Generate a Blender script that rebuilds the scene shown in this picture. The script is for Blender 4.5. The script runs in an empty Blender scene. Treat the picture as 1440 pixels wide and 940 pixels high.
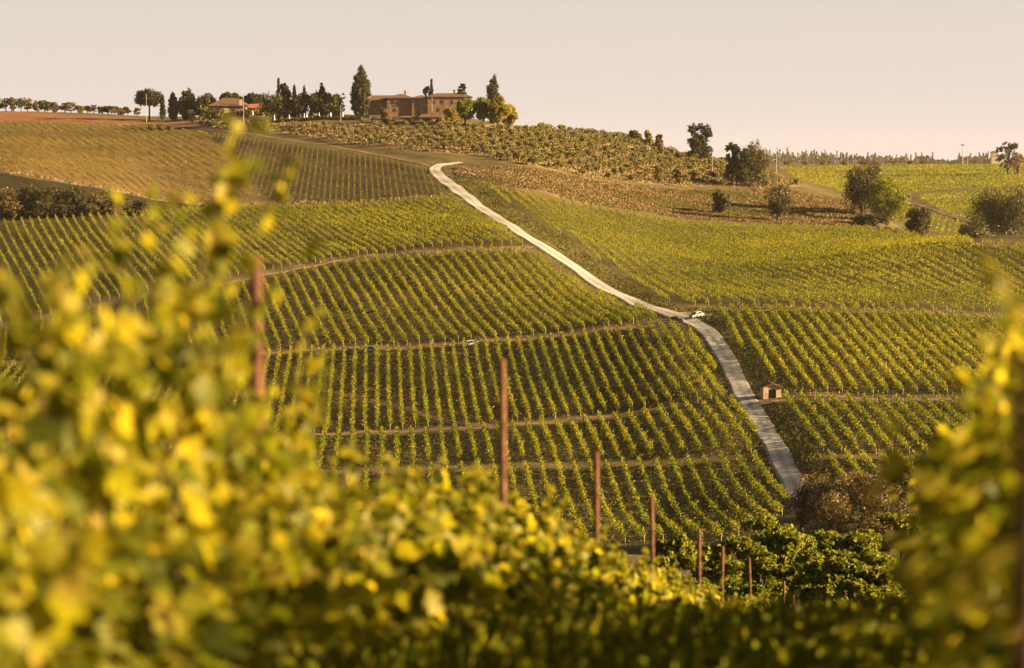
import bpy, math, random
import numpy as np
from mathutils import Vector, Matrix

random.seed(7)
rng = np.random.default_rng(7)
R = math.radians
scene = bpy.context.scene
C = scene.collection

# ------------------------------------------------------------------ camera, light, exposure
FPX = 3400.0                      # focal length in pixels of the 1440 px wide photograph
PITCH = math.atan(240 / FPX)
cam_d = bpy.data.cameras.new('camera')
cam = bpy.data.objects.new('camera', cam_d)
C.objects.link(cam)
cam_d.sensor_width = 36
cam_d.lens = 36 * FPX / 1440
cam_d.clip_start = 0.1
cam_d.clip_end = 30000
cam.location = (0, 0, 0)
cam.rotation_euler = (R(90) - PITCH, 0, 0)
cam_d.dof.use_dof = True
cam_d.dof.focus_distance = 380
cam_d.dof.aperture_fstop = cam_d.lens / 62.0
cam_d.dof.aperture_blades = 0
scene.camera = cam

SUN_EL, SUN_AZ = R(14.5), R(97)    # azimuth clockwise from the view direction (+Y)
sdir = Vector((math.sin(SUN_AZ) * math.cos(SUN_EL), math.cos(SUN_AZ) * math.cos(SUN_EL), math.sin(SUN_EL)))
sun_d = bpy.data.lights.new('sun', 'SUN')
sun_d.energy = 5.0
sun_d.angle = R(0.6)
sun_d.color = (1.0, 0.69, 0.33)
sun = bpy.data.objects.new('sun', sun_d)
sun.rotation_euler = sdir.to_track_quat('Z', 'Y').to_euler()
sun.location = sdir * 200
C.objects.link(sun)

world = bpy.data.worlds.new('World')
scene.world = world
world.use_nodes = True
wn, wl = world.node_tree.nodes, world.node_tree.links
wn.clear()
wo = wn.new('ShaderNodeOutputWorld')
bg = wn.new('ShaderNodeBackground')
sky = wn.new('ShaderNodeTexSky')
sky.sky_type = 'NISHITA'
sky.sun_disc = False
sky.sun_elevation = SUN_EL
sky.sun_rotation = SUN_AZ
sky.dust_density = 4.0
sky.air_density = 1.0
sky.ozone_density = 1.0
tc = wn.new('ShaderNodeTexCoord')
sep = wn.new('ShaderNodeSeparateXYZ')
ramp = wn.new('ShaderNodeValToRGB')
wl.new(tc.outputs['Generated'], sep.inputs[0])
wl.new(sep.outputs['Z'], ramp.inputs[0])
e = ramp.color_ramp.elements
e[0].position = 0.0; e[0].color = (0.80, 0.69, 0.625, 1)
e[1].position = 0.085; e[1].color = (0.64, 0.57, 0.52, 1)
x = e.new(0.25); x.color = (0.155, 0.13, 0.095, 1)
x = e.new(0.9); x.color = (0.08, 0.072, 0.06, 1)
mul = wn.new('ShaderNodeVectorMath'); mul.operation = 'SCALE'; mul.inputs['Scale'].default_value = 2.62
wl.new(ramp.outputs[0], mul.inputs[0])
mix = wn.new('ShaderNodeMix'); mix.data_type = 'RGBA'; mix.inputs[0].default_value = 0.92
wl.new(sky.outputs[0], mix.inputs[6])
wl.new(mul.outputs[0], mix.inputs[7])
wl.new(mix.outputs[2], bg.inputs['Color'])
bg.inputs['Strength'].default_value = 0.08
wl.new(bg.outputs[0], wo.inputs[0])

scene.view_settings.view_transform = 'Standard'
scene.view_settings.look = 'None'
scene.view_settings.gamma = 1
scene.view_settings.exposure = 2.42
scene.cycles.max_bounces = 6
scene.cycles.diffuse_bounces = 3
scene.cycles.transmission_bounces = 3
scene.cycles.volume_bounces = 1
scene.cycles.use_denoising = True

# ------------------------------------------------------------------ terrain function
CP, SP = math.cos(PITCH), math.sin(PITCH)

def ray(u, v):
    x = (u - 720) / FPX; w = (470 - v) / FPX
    return x, CP + w * SP, -SP + w * CP

def z_at(u, v, Y):
    x, y, z = ray(u, v)
    return z / y * Y

near = [(-150, 2.0), (-40, -1.2), (0, -1.75), (6, -2.15), (13.6, -3.0), (22.4, -4.35), (29.5, -6.0), (37, -7.6),
        (46, -9.5), (52, -10.8), (64, -12.9), (85, -17.3), (110, -22.9)]
YK = [160, 230, 300, 340, 382, 433, 480, 520, 560, 620, 700, 750, 790, 830, 880, 940, 1000, 1060, 1150, 1300, 1500, 1900]
TAB = {
 -300: [900, 870, 835, 800, 755, 665, 615, 574, 532, 462, 375, 322, 255, 240, 230, 217, 204, 192, 174, 152, 156, 175],
 0:    [900, 870, 830, 795, 750, 660, 612, 568, 522, 450, 366, 318, 250, 238, 228, 215, 203, 192, 175, 157, 160, 180],
 130:  [900, 870, 830, 795, 749, 658, 611, 563, 515, 438, 358, 314, 266, 252, 238, 222, 207, 192, 173, 160, 163, 183],
 240:  [900, 870, 830, 795, 748, 656, 609, 559, 508, 430, 350, 315, 291, 271, 250, 228, 207, 190, 172, 165, 168, 185],
 360:  [900, 870, 830, 795, 746, 654, 606, 554, 503, 428, 357, 317, 292, 276, 252, 226, 201, 177, 163, 163, 170, 190],
 480:  [900, 870, 830, 795, 745, 653, 603, 550, 497, 425, 362, 318, 290, 272, 248, 221, 193, 170, 162, 165, 173, 192],
 620:  [900, 870, 830, 793, 743, 650, 594, 541, 488, 422, 357, 315, 283, 263, 240, 213, 188, 170, 164, 167, 177, 195],
 720:  [902, 870, 830, 792, 742, 645, 586, 533, 480, 419, 350, 312, 284, 259, 238, 218, 200, 184, 176, 178, 186, 200],
 880:  [905, 870, 830, 790, 740, 636, 571, 516, 462, 419, 368, 340, 319, 300, 280, 255, 232, 213, 199, 202, 208, 215],
 960:  [905, 870, 830, 788, 737, 625, 556, 503, 452, 415, 378, 353, 334, 315, 295, 270, 248, 230, 223, 226, 229, 231],
 1080: [905, 870, 825, 775, 715, 611, 539, 490, 446, 412, 378, 355, 338, 322, 302, 280, 262, 247, 241, 258, 252, 232],
 1200: [905, 865, 815, 755, 692, 598, 530, 482, 443, 408, 372, 352, 336, 322, 306, 292, 283, 286, 306, 300, 271, 232],
 1320: [905, 860, 810, 750, 685, 594, 529, 483, 447, 410, 372, 354, 342, 337, 339, 345, 348, 345, 332, 303, 269, 231],
 1440: [905, 860, 810, 750, 685, 592, 528, 487, 456, 415, 373, 353, 346, 346, 350, 355, 357, 352, 334, 300, 266, 231],
 1800: [905, 860, 810, 750, 685, 592, 528, 490, 464, 420, 376, 356, 350, 350, 352, 355, 355, 350, 330, 298, 264, 231],
}
FARZ = {  # z at 2300, 3200, 4600, 6500, 30000
 'L': [-25, -70, -60, -60, -80], 'R': [-6, -30, 1.0, -40, -80]}

def pchip(xk, yk, xq):
    xk = np.asarray(xk, float); yk = np.asarray(yk, float)
    h = np.diff(xk); d = np.diff(yk) / h
    m = np.zeros(len(xk))
    for i in range(1, len(xk) - 1):
        if d[i - 1] * d[i] > 0:
            w1 = 2 * h[i] + h[i - 1]; w2 = h[i] + 2 * h[i - 1]
            m[i] = (w1 + w2) / (w1 / d[i - 1] + w2 / d[i])
    m[0] = d[0]; m[-1] = d[-1]
    xq = np.clip(xq, xk[0], xk[-1])
    i = np.clip(np.searchsorted(xk, xq) - 1, 0, len(xk) - 2)
    t = (xq - xk[i]) / h[i]
    return ((2*t**3-3*t**2+1)*yk[i] + (t**3-2*t**2+t)*h[i]*m[i] + (-2*t**3+3*t**2)*yk[i+1] + (t**3-t**2)*h[i]*m[i+1])

YG = np.concatenate([np.arange(-150, 1300, 2.0), np.arange(1300, 6500, 20.0), np.array([6500, 30000.0])])
cols = sorted(TAB)
prof = []
for c in cols:
    ys = [p[0] for p in near] + YK + [2300, 3200, 4600, 6500, 30000]
    f = FARZ['L'] if c < 1000 else FARZ['R']
    zs = [p[1] for p in near] + [z_at(c, v, Y) for v, Y in zip(TAB[c], YK)] + list(f)
    prof.append(pchip(ys, zs, YG))
prof = np.array(prof)
AG = np.linspace(cols[0], cols[-1], 211)
ZG = np.array([pchip(cols, prof[:, j], AG) for j in range(len(YG))])       # [Y, a]
k = np.exp(-np.linspace(-2, 2, 9) ** 2); k /= k.sum()                       # soften the joins between columns
ZG = np.array([np.convolve(np.pad(r, 4, mode='edge'), k, mode='valid') for r in ZG])

def H(X, Y):
    X = np.asarray(X, float); Y = np.asarray(Y, float)
    a = 720 + FPX * X / np.maximum(Y, 30.0)
    a = np.clip(a, cols[0], cols[-1])
    fa = (a - AG[0]) / (AG[1] - AG[0]); ia = np.clip(fa.astype(int), 0, len(AG) - 2); ta = fa - ia
    iy = np.clip(np.searchsorted(YG, Y) - 1, 0, len(YG) - 2)
    ty = np.clip((Y - YG[iy]) / (YG[iy + 1] - YG[iy]), 0, 1)
    z = (ZG[iy, ia]*(1-ta)+ZG[iy, ia+1]*ta)*(1-ty) + (ZG[iy+1, ia]*(1-ta)+ZG[iy+1, ia+1]*ta)*ty
    w = np.clip((Y - 150) / 150, 0, 1)
    z = z + 10.0*np.exp(-((X-172)/70)**2-((Y-690)/55)**2) + 5.0*np.exp(-((X+14)/60)**2-((Y-690)/70)**2)  # two broad swells added so their left flanks fall into shade
    z = z + w * (0.22*np.sin(X*0.21+0.6*np.sin(Y*0.09)) * np.sin(Y*0.13+1.1) + 0.12*np.sin(X*0.47+Y*0.31))
    return z

def H1(x, y):
    return float(H(np.array([x]), np.array([y]))[0])

_ys = np.arange(20, 5200, 0.75)
def hit(u, v, ymin=20):
    x, y, z = ray(u, v)
    ys = _ys[_ys >= ymin]
    X = ys * x / y; Zr = ys * z / y
    d = Zr - H(X, ys)
    idx = np.argmax(d < 0)
    if d[idx] >= 0:
        return None
    yy = ys[idx]
    return (float(yy * x / y), float(yy))

def proj(X, Y, Z):
    d = Y * CP - Z * SP
    up = Y * SP + Z * CP
    return 720 + FPX * X / d, 470 - FPX * up / d

def in_poly(px, py, poly):
    px = np.asarray(px); py = np.asarray(py)
    r = np.zeros(px.shape, bool)
    n = len(poly)
    for i in range(n):
        x1, y1 = poly[i]; x2, y2 = poly[(i + 1) % n]
        c = (y1 > py) != (y2 > py)
        with np.errstate(divide='ignore', invalid='ignore'):
            xi = (x2 - x1) * (py - y1) / (y2 - y1 if y2 != y1 else 1e-9) + x1
        r ^= c & (px < xi)
    return r

# ------------------------------------------------------------------ helpers
def tag(o, label=None, cat=None, group=None, kind=None):
    if label: o['label'] = label
    if cat: o['category'] = cat
    if group: o['group'] = group
    if kind: o['kind'] = kind
    return o

def empty(name, loc, rz=0):
    o = bpy.data.objects.new(name, None)
    o.empty_display_size = 0.2
    o.location = loc; o.rotation_euler = (0, 0, rz)
    C.objects.link(o)
    return o

def link(name, me, parent=None, loc=None):
    o = bpy.data.objects.new(name, me)
    C.objects.link(o)
    if parent: o.parent = parent
    if loc is not None: o.location = loc
    return o

def copy_tree(o, loc, rz=0.0, scale=1.0):
    c = o.copy(); C.objects.link(c)
    c.location = loc; c.rotation_euler = (0, 0, rz)
    c.scale = (scale,) * 3 if isinstance(scale, (int, float)) else scale
    for ch in o.children:
        d = ch.copy(); C.objects.link(d); d.parent = c
    return c

def quads_mesh(name, Q, mat):
    """Q: (N,4,3)"""
    n = len(Q)
    me = bpy.data.meshes.new(name)
    me.vertices.add(n * 4)
    me.vertices.foreach_set('co', np.ascontiguousarray(Q, dtype=np.float32).ravel())
    me.loops.add(n * 4)
    me.loops.foreach_set('vertex_index', np.arange(n * 4, dtype=np.int32))
    me.polygons.add(n)
    me.polygons.foreach_set('loop_start', np.arange(0, n * 4, 4, dtype=np.int32))
    me.polygons.foreach_set('loop_total', np.full(n, 4, dtype=np.int32))
    me.update(calc_edges=True)
    me.materials.append(mat)
    return me

def grid_mesh(name, P, mat, smooth=True):
    """P: (rows, cols, 3) sheet"""
    r, c = P.shape[:2]
    me = bpy.data.meshes.new(name)
    me.vertices.add(r * c)
    me.vertices.foreach_set('co', np.ascontiguousarray(P, dtype=np.float32).ravel())
    i = np.arange((r - 1) * (c - 1)); rr = i // (c - 1); cc = i % (c - 1)
    a = rr * c + cc
    F = np.stack([a, a + 1, a + c + 1, a + c], 1).astype(np.int32)
    me.loops.add(F.size)
    me.loops.foreach_set('vertex_index', F.ravel())
    me.polygons.add(len(F))
    me.polygons.foreach_set('loop_start', np.arange(0, F.size, 4, dtype=np.int32))
    me.polygons.foreach_set('loop_total', np.full(len(F), 4, dtype=np.int32))
    me.polygons.foreach_set('use_smooth', np.full(len(F), smooth))
    me.update(calc_edges=True)
    me.materials.append(mat)
    return me

class MB:
    def __init__(s): s.v = []; s.f = []; s.smooth = False
    def add(s, vs, fs):
        b = len(s.v); s.v += [tuple(p) for p in vs]; s.f += [tuple(b + i for i in f) for f in fs]
    def box(s, x0, x1, y0, y1, z0, z1):
        s.add([(x0,y0,z0),(x1,y0,z0),(x1,y1,z0),(x0,y1,z0),(x0,y0,z1),(x1,y0,z1),(x1,y1,z1),(x0,y1,z1)],
              [(0,3,2,1),(4,5,6,7),(0,1,5,4),(1,2,6,5),(2,3,7,6),(3,0,4,7)])
    def tube(s, pts, rad, n=6, cap=True):
        pts = [Vector(p) for p in pts]
        rings = []
        for i, p in enumerate(pts):
            d = (pts[min(i+1, len(pts)-1)] - pts[max(i-1, 0)]).normalized()
            a = d.cross(Vector((0.3, 0.9, 0.1))).normalized(); b = d.cross(a)
            r = rad[i] if hasattr(rad, '__len__') else rad
            rings.append([p + (a*math.cos(2*math.pi*j/n) + b*math.sin(2*math.pi*j/n))*r for j in range(n)])
        vs = [q for rg in rings for q in rg]
        fs = [(i*n+j, i*n+(j+1)%n, (i+1)*n+(j+1)%n, (i+1)*n+j) for i in range(len(pts)-1) for j in range(n)]
        if cap: fs += [tuple(range(n))[::-1], tuple((len(pts)-1)*n + j for j in range(n))]
        s.add(vs, fs)
    def lathe(s, prof, n=12, cx=0, cy=0):
        vs = [(cx + r*math.cos(2*math.pi*j/n), cy + r*math.sin(2*math.pi*j/n), z) for r, z in prof for j in range(n)]
        fs = [(i*n+j, i*n+(j+1)%n, (i+1)*n+(j+1)%n, (i+1)*n+j) for i in range(len(prof)-1) for j in range(n)]
        s.add(vs, fs)
    def mesh(s, name, mat, smooth=False, bevel=0):
        me = bpy.data.meshes.new(name)
        me.from_pydata(s.v, [], s.f)
        if smooth:
            for p in me.polygons: p.use_smooth = True
        me.materials.append(mat)
        me.update()
        return me
    def build(s, name, mat, parent=None, smooth=False, loc=None):
        return link(name, s.mesh(name, mat, smooth), parent, loc)

# ------------------------------------------------------------------ materials
def new_mat(name):
    m = bpy.data.materials.new(name); m.use_nodes = True
    nt = m.node_tree; nt.nodes.clear()
    return m, nt.nodes, nt.links

def ramp_node(n, stops):
    r = n.new('ShaderNodeValToRGB')
    el = r.color_ramp.elements
    el[0].position, el[0].color = stops[0][0], (*stops[0][1], 1)
    el[1].position, el[1].color = stops[-1][0], (*stops[-1][1], 1)
    for p, c in stops[1:-1]:
        q = el.new(p); q.color = (*c, 1)
    return r

def leaf_mat(name, stops, trans=0.45, tcol=(1.6, 1.5, 0.7), rough=0.5, spec=0.3, patch=0.0):
    m, n, l = new_mat(name)
    out = n.new('ShaderNodeOutputMaterial')
    geo = n.new('ShaderNodeNewGeometry')
    rp = ramp_node(n, stops)
    if patch:
        nz = n.new('ShaderNodeTexNoise'); nz.inputs['Scale'].default_value = 0.022; nz.inputs['Detail'].default_value = 5
        l.new(geo.outputs['Position'], nz.inputs['Vector'])
        m1 = n.new('ShaderNodeMath'); m1.operation = 'MULTIPLY_ADD'; m1.inputs[1].default_value = patch * 2; m1.inputs[2].default_value = -patch
        l.new(nz.outputs['Fac'], m1.inputs[0])
        m2 = n.new('ShaderNodeMath'); m2.operation = 'ADD'; m2.use_clamp = True
        l.new(geo.outputs['Random Per Island'], m2.inputs[0]); l.new(m1.outputs[0], m2.inputs[1]); l.new(m2.outputs[0], rp.inputs[0])
    else:
        l.new(geo.outputs['Random Per Island'], rp.inputs[0])
    p = n.new('ShaderNodeBsdfPrincipled')
    p.inputs['Roughness'].default_value = rough
    p.inputs['Specular IOR Level'].default_value = spec
    l.new(rp.outputs[0], p.inputs['Base Color'])
    t = n.new('ShaderNodeBsdfTranslucent')
    vm = n.new('ShaderNodeVectorMath'); vm.operation = 'MULTIPLY'; vm.inputs[1].default_value = tcol
    l.new(rp.outputs[0], vm.inputs[0]); l.new(vm.outputs[0], t.inputs[0])
    mx = n.new('ShaderNodeMixShader'); mx.inputs[0].default_value = trans
    l.new(p.outputs[0], mx.inputs[1]); l.new(t.outputs[0], mx.inputs[2]); l.new(mx.outputs[0], out.inputs[0])
    return m

def surf_mat(name, c1, c2, scale=1.0, rough=0.9, bump=0.3, bscale=None, spec=0.2, detail=6, metallic=0, c3=None, bdist=0.02):
    m, n, l = new_mat(name)
    out = n.new('ShaderNodeOutputMaterial')
    tcn = n.new('ShaderNodeTexCoord')
    nz = n.new('ShaderNodeTexNoise'); nz.inputs['Scale'].default_value = scale; nz.inputs['Detail'].default_value = detail
    nz.inputs['Roughness'].default_value = 0.65
    l.new(tcn.outputs['Object'], nz.inputs['Vector'])
    stops = [(0.3, c1), (0.7, c2)] if c3 is None else [(0.28, c1), (0.5, c2), (0.72, c3)]
    rp = ramp_node(n, stops)
    l.new(nz.outputs['Fac'], rp.inputs[0])
    p = n.new('ShaderNodeBsdfPrincipled')
    p.inputs['Roughness'].default_value = rough; p.inputs['Specular IOR Level'].default_value = spec
    p.inputs['Metallic'].default_value = metallic
    l.new(rp.outputs[0], p.inputs['Base Color'])
    if bump:
        n2 = n.new('ShaderNodeTexNoise'); n2.inputs['Scale'].default_value = bscale or scale * 4; n2.inputs['Detail'].default_value = 4
        l.new(tcn.outputs['Object'], n2.inputs['Vector'])
        b = n.new('ShaderNodeBump'); b.inputs['Strength'].default_value = bump; b.inputs['Distance'].default_value = bdist
        l.new(n2.outputs['Fac'], b.inputs['Height']); l.new(b.outputs[0], p.inputs['Normal'])
    l.new(p.outputs[0], out.inputs[0])
    return m

M = {}
M['vine_far'] = leaf_mat('vine_foliage', [(0.0, (0.045, 0.065, 0.008)), (0.45, (0.12, 0.145, 0.012)), (0.8, (0.25, 0.24, 0.018)), (1.0, (0.33, 0.28, 0.028))], 0.5, spec=0.12, patch=0.5)
M['vine_young'] = leaf_mat('young_vine_foliage', [(0.0, (0.07, 0.08, 0.014)), (0.6, (0.15, 0.14, 0.018)), (1.0, (0.26, 0.20, 0.03))], 0.4, spec=0.1, patch=0.8)
M['vine_weak'] = leaf_mat('thin_young_vine_foliage', [(0.0, (0.05, 0.06, 0.014)), (0.6, (0.10, 0.10, 0.018)), (1.0, (0.20, 0.16, 0.03))], 0.4, spec=0.1)
M['vine_near'] = leaf_mat('vine_leaf', [(0.0, (0.055, 0.07, 0.007)), (0.35, (0.15, 0.165, 0.012)), (0.7, (0.27, 0.25, 0.022)), (0.96, (0.35, 0.30, 0.035)), (1.0, (0.40, 0.31, 0.06))], 0.56, rough=0.5, spec=0.2)
M['weed'] = leaf_mat('weed_leaf', [(0.0, (0.06, 0.08, 0.010)), (0.6, (0.14, 0.16, 0.016)), (1.0, (0.30, 0.27, 0.03))], 0.5, spec=0.05)
M['tree_green'] = leaf_mat('tree_foliage', [(0.0, (0.05, 0.07, 0.010)), (0.6, (0.13, 0.155, 0.018)), (1.0, (0.32, 0.30, 0.03))], 0.5, spec=0.15)
M['tree_yellow'] = leaf_mat('yellowing_foliage', [(0.0, (0.10, 0.10, 0.012)), (0.6, (0.22, 0.19, 0.02)), (1.0, (0.36, 0.27, 0.03))], 0.4)
M['conifer'] = leaf_mat('cypress_foliage', [(0.0, (0.022, 0.026, 0.010)), (0.7, (0.045, 0.046, 0.016)), (1.0, (0.08, 0.068, 0.024))], 0.12, rough=0.7)
M['olive'] = leaf_mat('olive_foliage', [(0.0, (0.09, 0.095, 0.035)), (0.5, (0.22, 0.205, 0.075)), (1.0, (0.40, 0.335, 0.13))], 0.25, tcol=(1.2, 1.1, 0.8), spec=0.1)
M['brown_bush'] = leaf_mat('russet_foliage', [(0.0, (0.065, 0.058, 0.022)), (0.5, (0.14, 0.11, 0.04)), (1.0, (0.26, 0.19, 0.075))], 0.3, tcol=(1.3, 1.1, 0.8))
M['dark_bush'] = leaf_mat('dark_foliage', [(0.0, (0.028, 0.032, 0.012)), (0.6, (0.06, 0.058, 0.02)), (1.0, (0.12, 0.095, 0.035))], 0.25)
M['autumn_row'] = leaf_mat('autumn_foliage', [(0.0, (0.09, 0.06, 0.02)), (0.6, (0.16, 0.11, 0.035)), (1.0, (0.25, 0.15, 0.05))], 0.25)
M['dry'] = leaf_mat('dry_grass_blades', [(0.0, (0.085, 0.068, 0.033)), (0.6, (0.17, 0.125, 0.065)), (1.0, (0.30, 0.22, 0.12))], 0.25, tcol=(1.1, 1.0, 0.9), rough=0.9, spec=0.03)
M['verge'] = leaf_mat('verge_grass_blades', [(0.0, (0.06, 0.062, 0.018)), (0.7, (0.105, 0.10, 0.03)), (1.0, (0.16, 0.13, 0.05))], 0.25, rough=0.9, spec=0.03)
M['bark'] = surf_mat('bark', (0.05, 0.035, 0.025), (0.12, 0.09, 0.065), 6, bump=0.6)
M['cane'] = surf_mat('vine_cane', (0.09, 0.08, 0.03), (0.2, 0.14, 0.06), 12, bump=0.2)
M['post'] = surf_mat('weathered_post', (0.045, 0.02, 0.012), (0.12, 0.052, 0.03), 9, rough=0.75, bump=0.6, c3=(0.24, 0.125, 0.075))
M['endpost'] = surf_mat('pale_end_post', (0.24, 0.165, 0.12), (0.38, 0.27, 0.20), 3)
M['gravel'] = surf_mat('white_gravel', (0.36, 0.355, 0.37), (0.48, 0.475, 0.49), 0.9, rough=0.95, bump=0.5, bscale=9, detail=10, bdist=0.05)
M['dirt'] = surf_mat('pale_dirt', (0.13, 0.085, 0.05), (0.24, 0.155, 0.10), 0.6, bump=0.5, bscale=5, bdist=0.05)
M['palepath'] = surf_mat('pale_gravel', (0.28, 0.22, 0.17), (0.42, 0.34, 0.27), 0.8, bump=0.4, bscale=6)
M['roof'] = surf_mat('terracotta_tiles', (0.09, 0.055, 0.04), (0.17, 0.10, 0.07), 1.2, bump=0.6, bscale=3, bdist=0.1)
M['redroof'] = surf_mat('red_terracotta_tiles', (0.22, 0.09, 0.05), (0.34, 0.15, 0.085), 1.2, bump=0.6, bscale=3, bdist=0.1)
M['plaster'] = surf_mat('pale_plaster', (0.5, 0.42, 0.33), (0.62, 0.54, 0.43), 0.8, bump=0.1)
M['white'] = surf_mat('white_canvas', (0.72, 0.70, 0.66), (0.8, 0.78, 0.74), 2, bump=0.1)
M['darkglass'] = surf_mat('dark_window', (0.015, 0.017, 0.02), (0.03, 0.033, 0.04), 2, rough=0.15, bump=0, spec=0.6)
M['shutter'] = surf_mat('brown_shutter', (0.06, 0.035, 0.025), (0.09, 0.055, 0.035), 3)
M['teal'] = surf_mat('teal_door', (0.02, 0.07, 0.075), (0.035, 0.11, 0.11), 4)
M['pole'] = surf_mat('concrete_pole', (0.32, 0.29, 0.26), (0.45, 0.42, 0.38), 2)
M['darkmetal'] = surf_mat('dark_metal', (0.03, 0.03, 0.03), (0.06, 0.055, 0.05), 5, rough=0.5)
M['rubber'] = surf_mat('tyre_rubber', (0.012, 0.012, 0.012), (0.03, 0.03, 0.03), 10, rough=0.8)
M['rim'] = surf_mat('wheel_rim', (0.35, 0.35, 0.36), (0.5, 0.5, 0.5), 5, rough=0.35, metallic=0.7, bump=0)
M['lamp'] = surf_mat('headlight_glass', (0.6, 0.6, 0.58), (0.75, 0.75, 0.72), 5, rough=0.1, bump=0, spec=0.8)
def paint(name, c):
    return surf_mat(name, tuple(x * 0.93 for x in c), c, 3, rough=0.3, bump=0, spec=0.6)
M['car_green'] = paint('green_paint', (0.03, 0.13, 0.09))
M['car_white'] = paint('white_paint', (0.72, 0.72, 0.72))
M['car_blue'] = paint('blue_paint', (0.05, 0.08, 0.2))
M['car_dark'] = paint('dark_paint', (0.03, 0.05, 0.08))
M['car_silver'] = paint('silver_paint', (0.28, 0.29, 0.32))

def gravel_tracks(m):
    n, l = m.node_tree.nodes, m.node_tree.links
    p = [q for q in n if q.type == 'BSDF_PRINCIPLED'][0]
    src = p.inputs['Base Color'].links[0].from_socket
    at = n.new('ShaderNodeAttribute'); at.attribute_name = 'across'
    nz = n.new('ShaderNodeTexNoise'); nz.inputs['Scale'].default_value = 0.35; nz.inputs['Detail'].default_value = 8
    tcn = n.new('ShaderNodeTexCoord'); l.new(tcn.outputs['Object'], nz.inputs['Vector'])
    ad = n.new('ShaderNodeMath'); ad.operation = 'MULTIPLY_ADD'; ad.inputs[1].default_value = 0.22; ad.inputs[2].default_value = -0.11
    l.new(nz.outputs['Fac'], ad.inputs[0])
    a2 = n.new('ShaderNodeMath'); a2.operation = 'ADD'; l.new(ad.outputs[0], a2.inputs[0]); l.new(at.outputs['Fac'], a2.inputs[1])
    rp = ramp_node(n, [(0.0, (0.78, 0.74, 0.66)), (0.18, (0.86, 0.83, 0.78)), (0.32, (1.05, 1.05, 1.05)), (0.62, (1.05, 1.05, 1.05)), (0.8, (0.8, 0.77, 0.7)), (1.0, (0.5, 0.43, 0.3))])
    l.new(a2.outputs[0], rp.inputs[0])
    vm = n.new('ShaderNodeVectorMath'); vm.operation = 'MULTIPLY'; l.new(src, vm.inputs[0]); l.new(rp.outputs[0], vm.inputs[1]); l.new(vm.outputs[0], p.inputs['Base Color'])
gravel_tracks(M['gravel']); gravel_tracks(M['palepath'])
def stone_mat(name, c1, c2, cm):
    m, n, l = new_mat(name)
    out = n.new('ShaderNodeOutputMaterial'); tcn = n.new('ShaderNodeTexCoord')
    mp = n.new('ShaderNodeMapping'); mp.inputs['Rotation'].default_value = (R(90), 0, 0)
    br = n.new('ShaderNodeTexBrick')
    br.inputs['Scale'].default_value = 1.0; br.inputs['Brick Width'].default_value = 0.7; br.inputs['Row Height'].default_value = 0.35
    br.inputs['Mortar Size'].default_value = 0.03; br.inputs['Color1'].default_value = (*c1, 1); br.inputs['Color2'].default_value = (*c2, 1)
    br.inputs['Mortar'].default_value = (*cm, 1)
    l.new(tcn.outputs['Object'], mp.inputs[0]); l.new(mp.outputs[0], br.inputs['Vector'])
    nz = n.new('ShaderNodeTexNoise'); nz.inputs['Scale'].default_value = 0.9; nz.inputs['Detail'].default_value = 8
    l.new(tcn.outputs['Object'], nz.inputs['Vector'])
    rp = ramp_node(n, [(0.35, (0.6, 0.6, 0.6)), (0.7, (1.25, 1.2, 1.1))])
    l.new(nz.outputs['Fac'], rp.inputs[0])
    vm = n.new('ShaderNodeVectorMath'); vm.operation = 'MULTIPLY'
    l.new(br.outputs['Color'], vm.inputs[0]); l.new(rp.outputs[0], vm.inputs[1])
    p = n.new('ShaderNodeBsdfPrincipled'); p.inputs['Roughness'].default_value = 0.9
    l.new(vm.outputs[0], p.inputs['Base Color'])
    b = n.new('ShaderNodeBump'); b.inputs['Strength'].default_value = 0.6; b.inputs['Distance'].default_value = 0.05
    l.new(br.outputs['Fac'], b.inputs['Height']); b.invert = True; l.new(b.outputs[0], p.inputs['Normal'])
    l.new(p.outputs[0], out.inputs[0])
    return m
M['stone'] = stone_mat('rubble_stone', (0.17, 0.095, 0.062), (0.27, 0.165, 0.11), (0.2, 0.14, 0.10))
M['hutstone'] = stone_mat('hut_masonry', (0.46, 0.32, 0.22), (0.56, 0.41, 0.29), (0.42, 0.32, 0.24))

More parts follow.
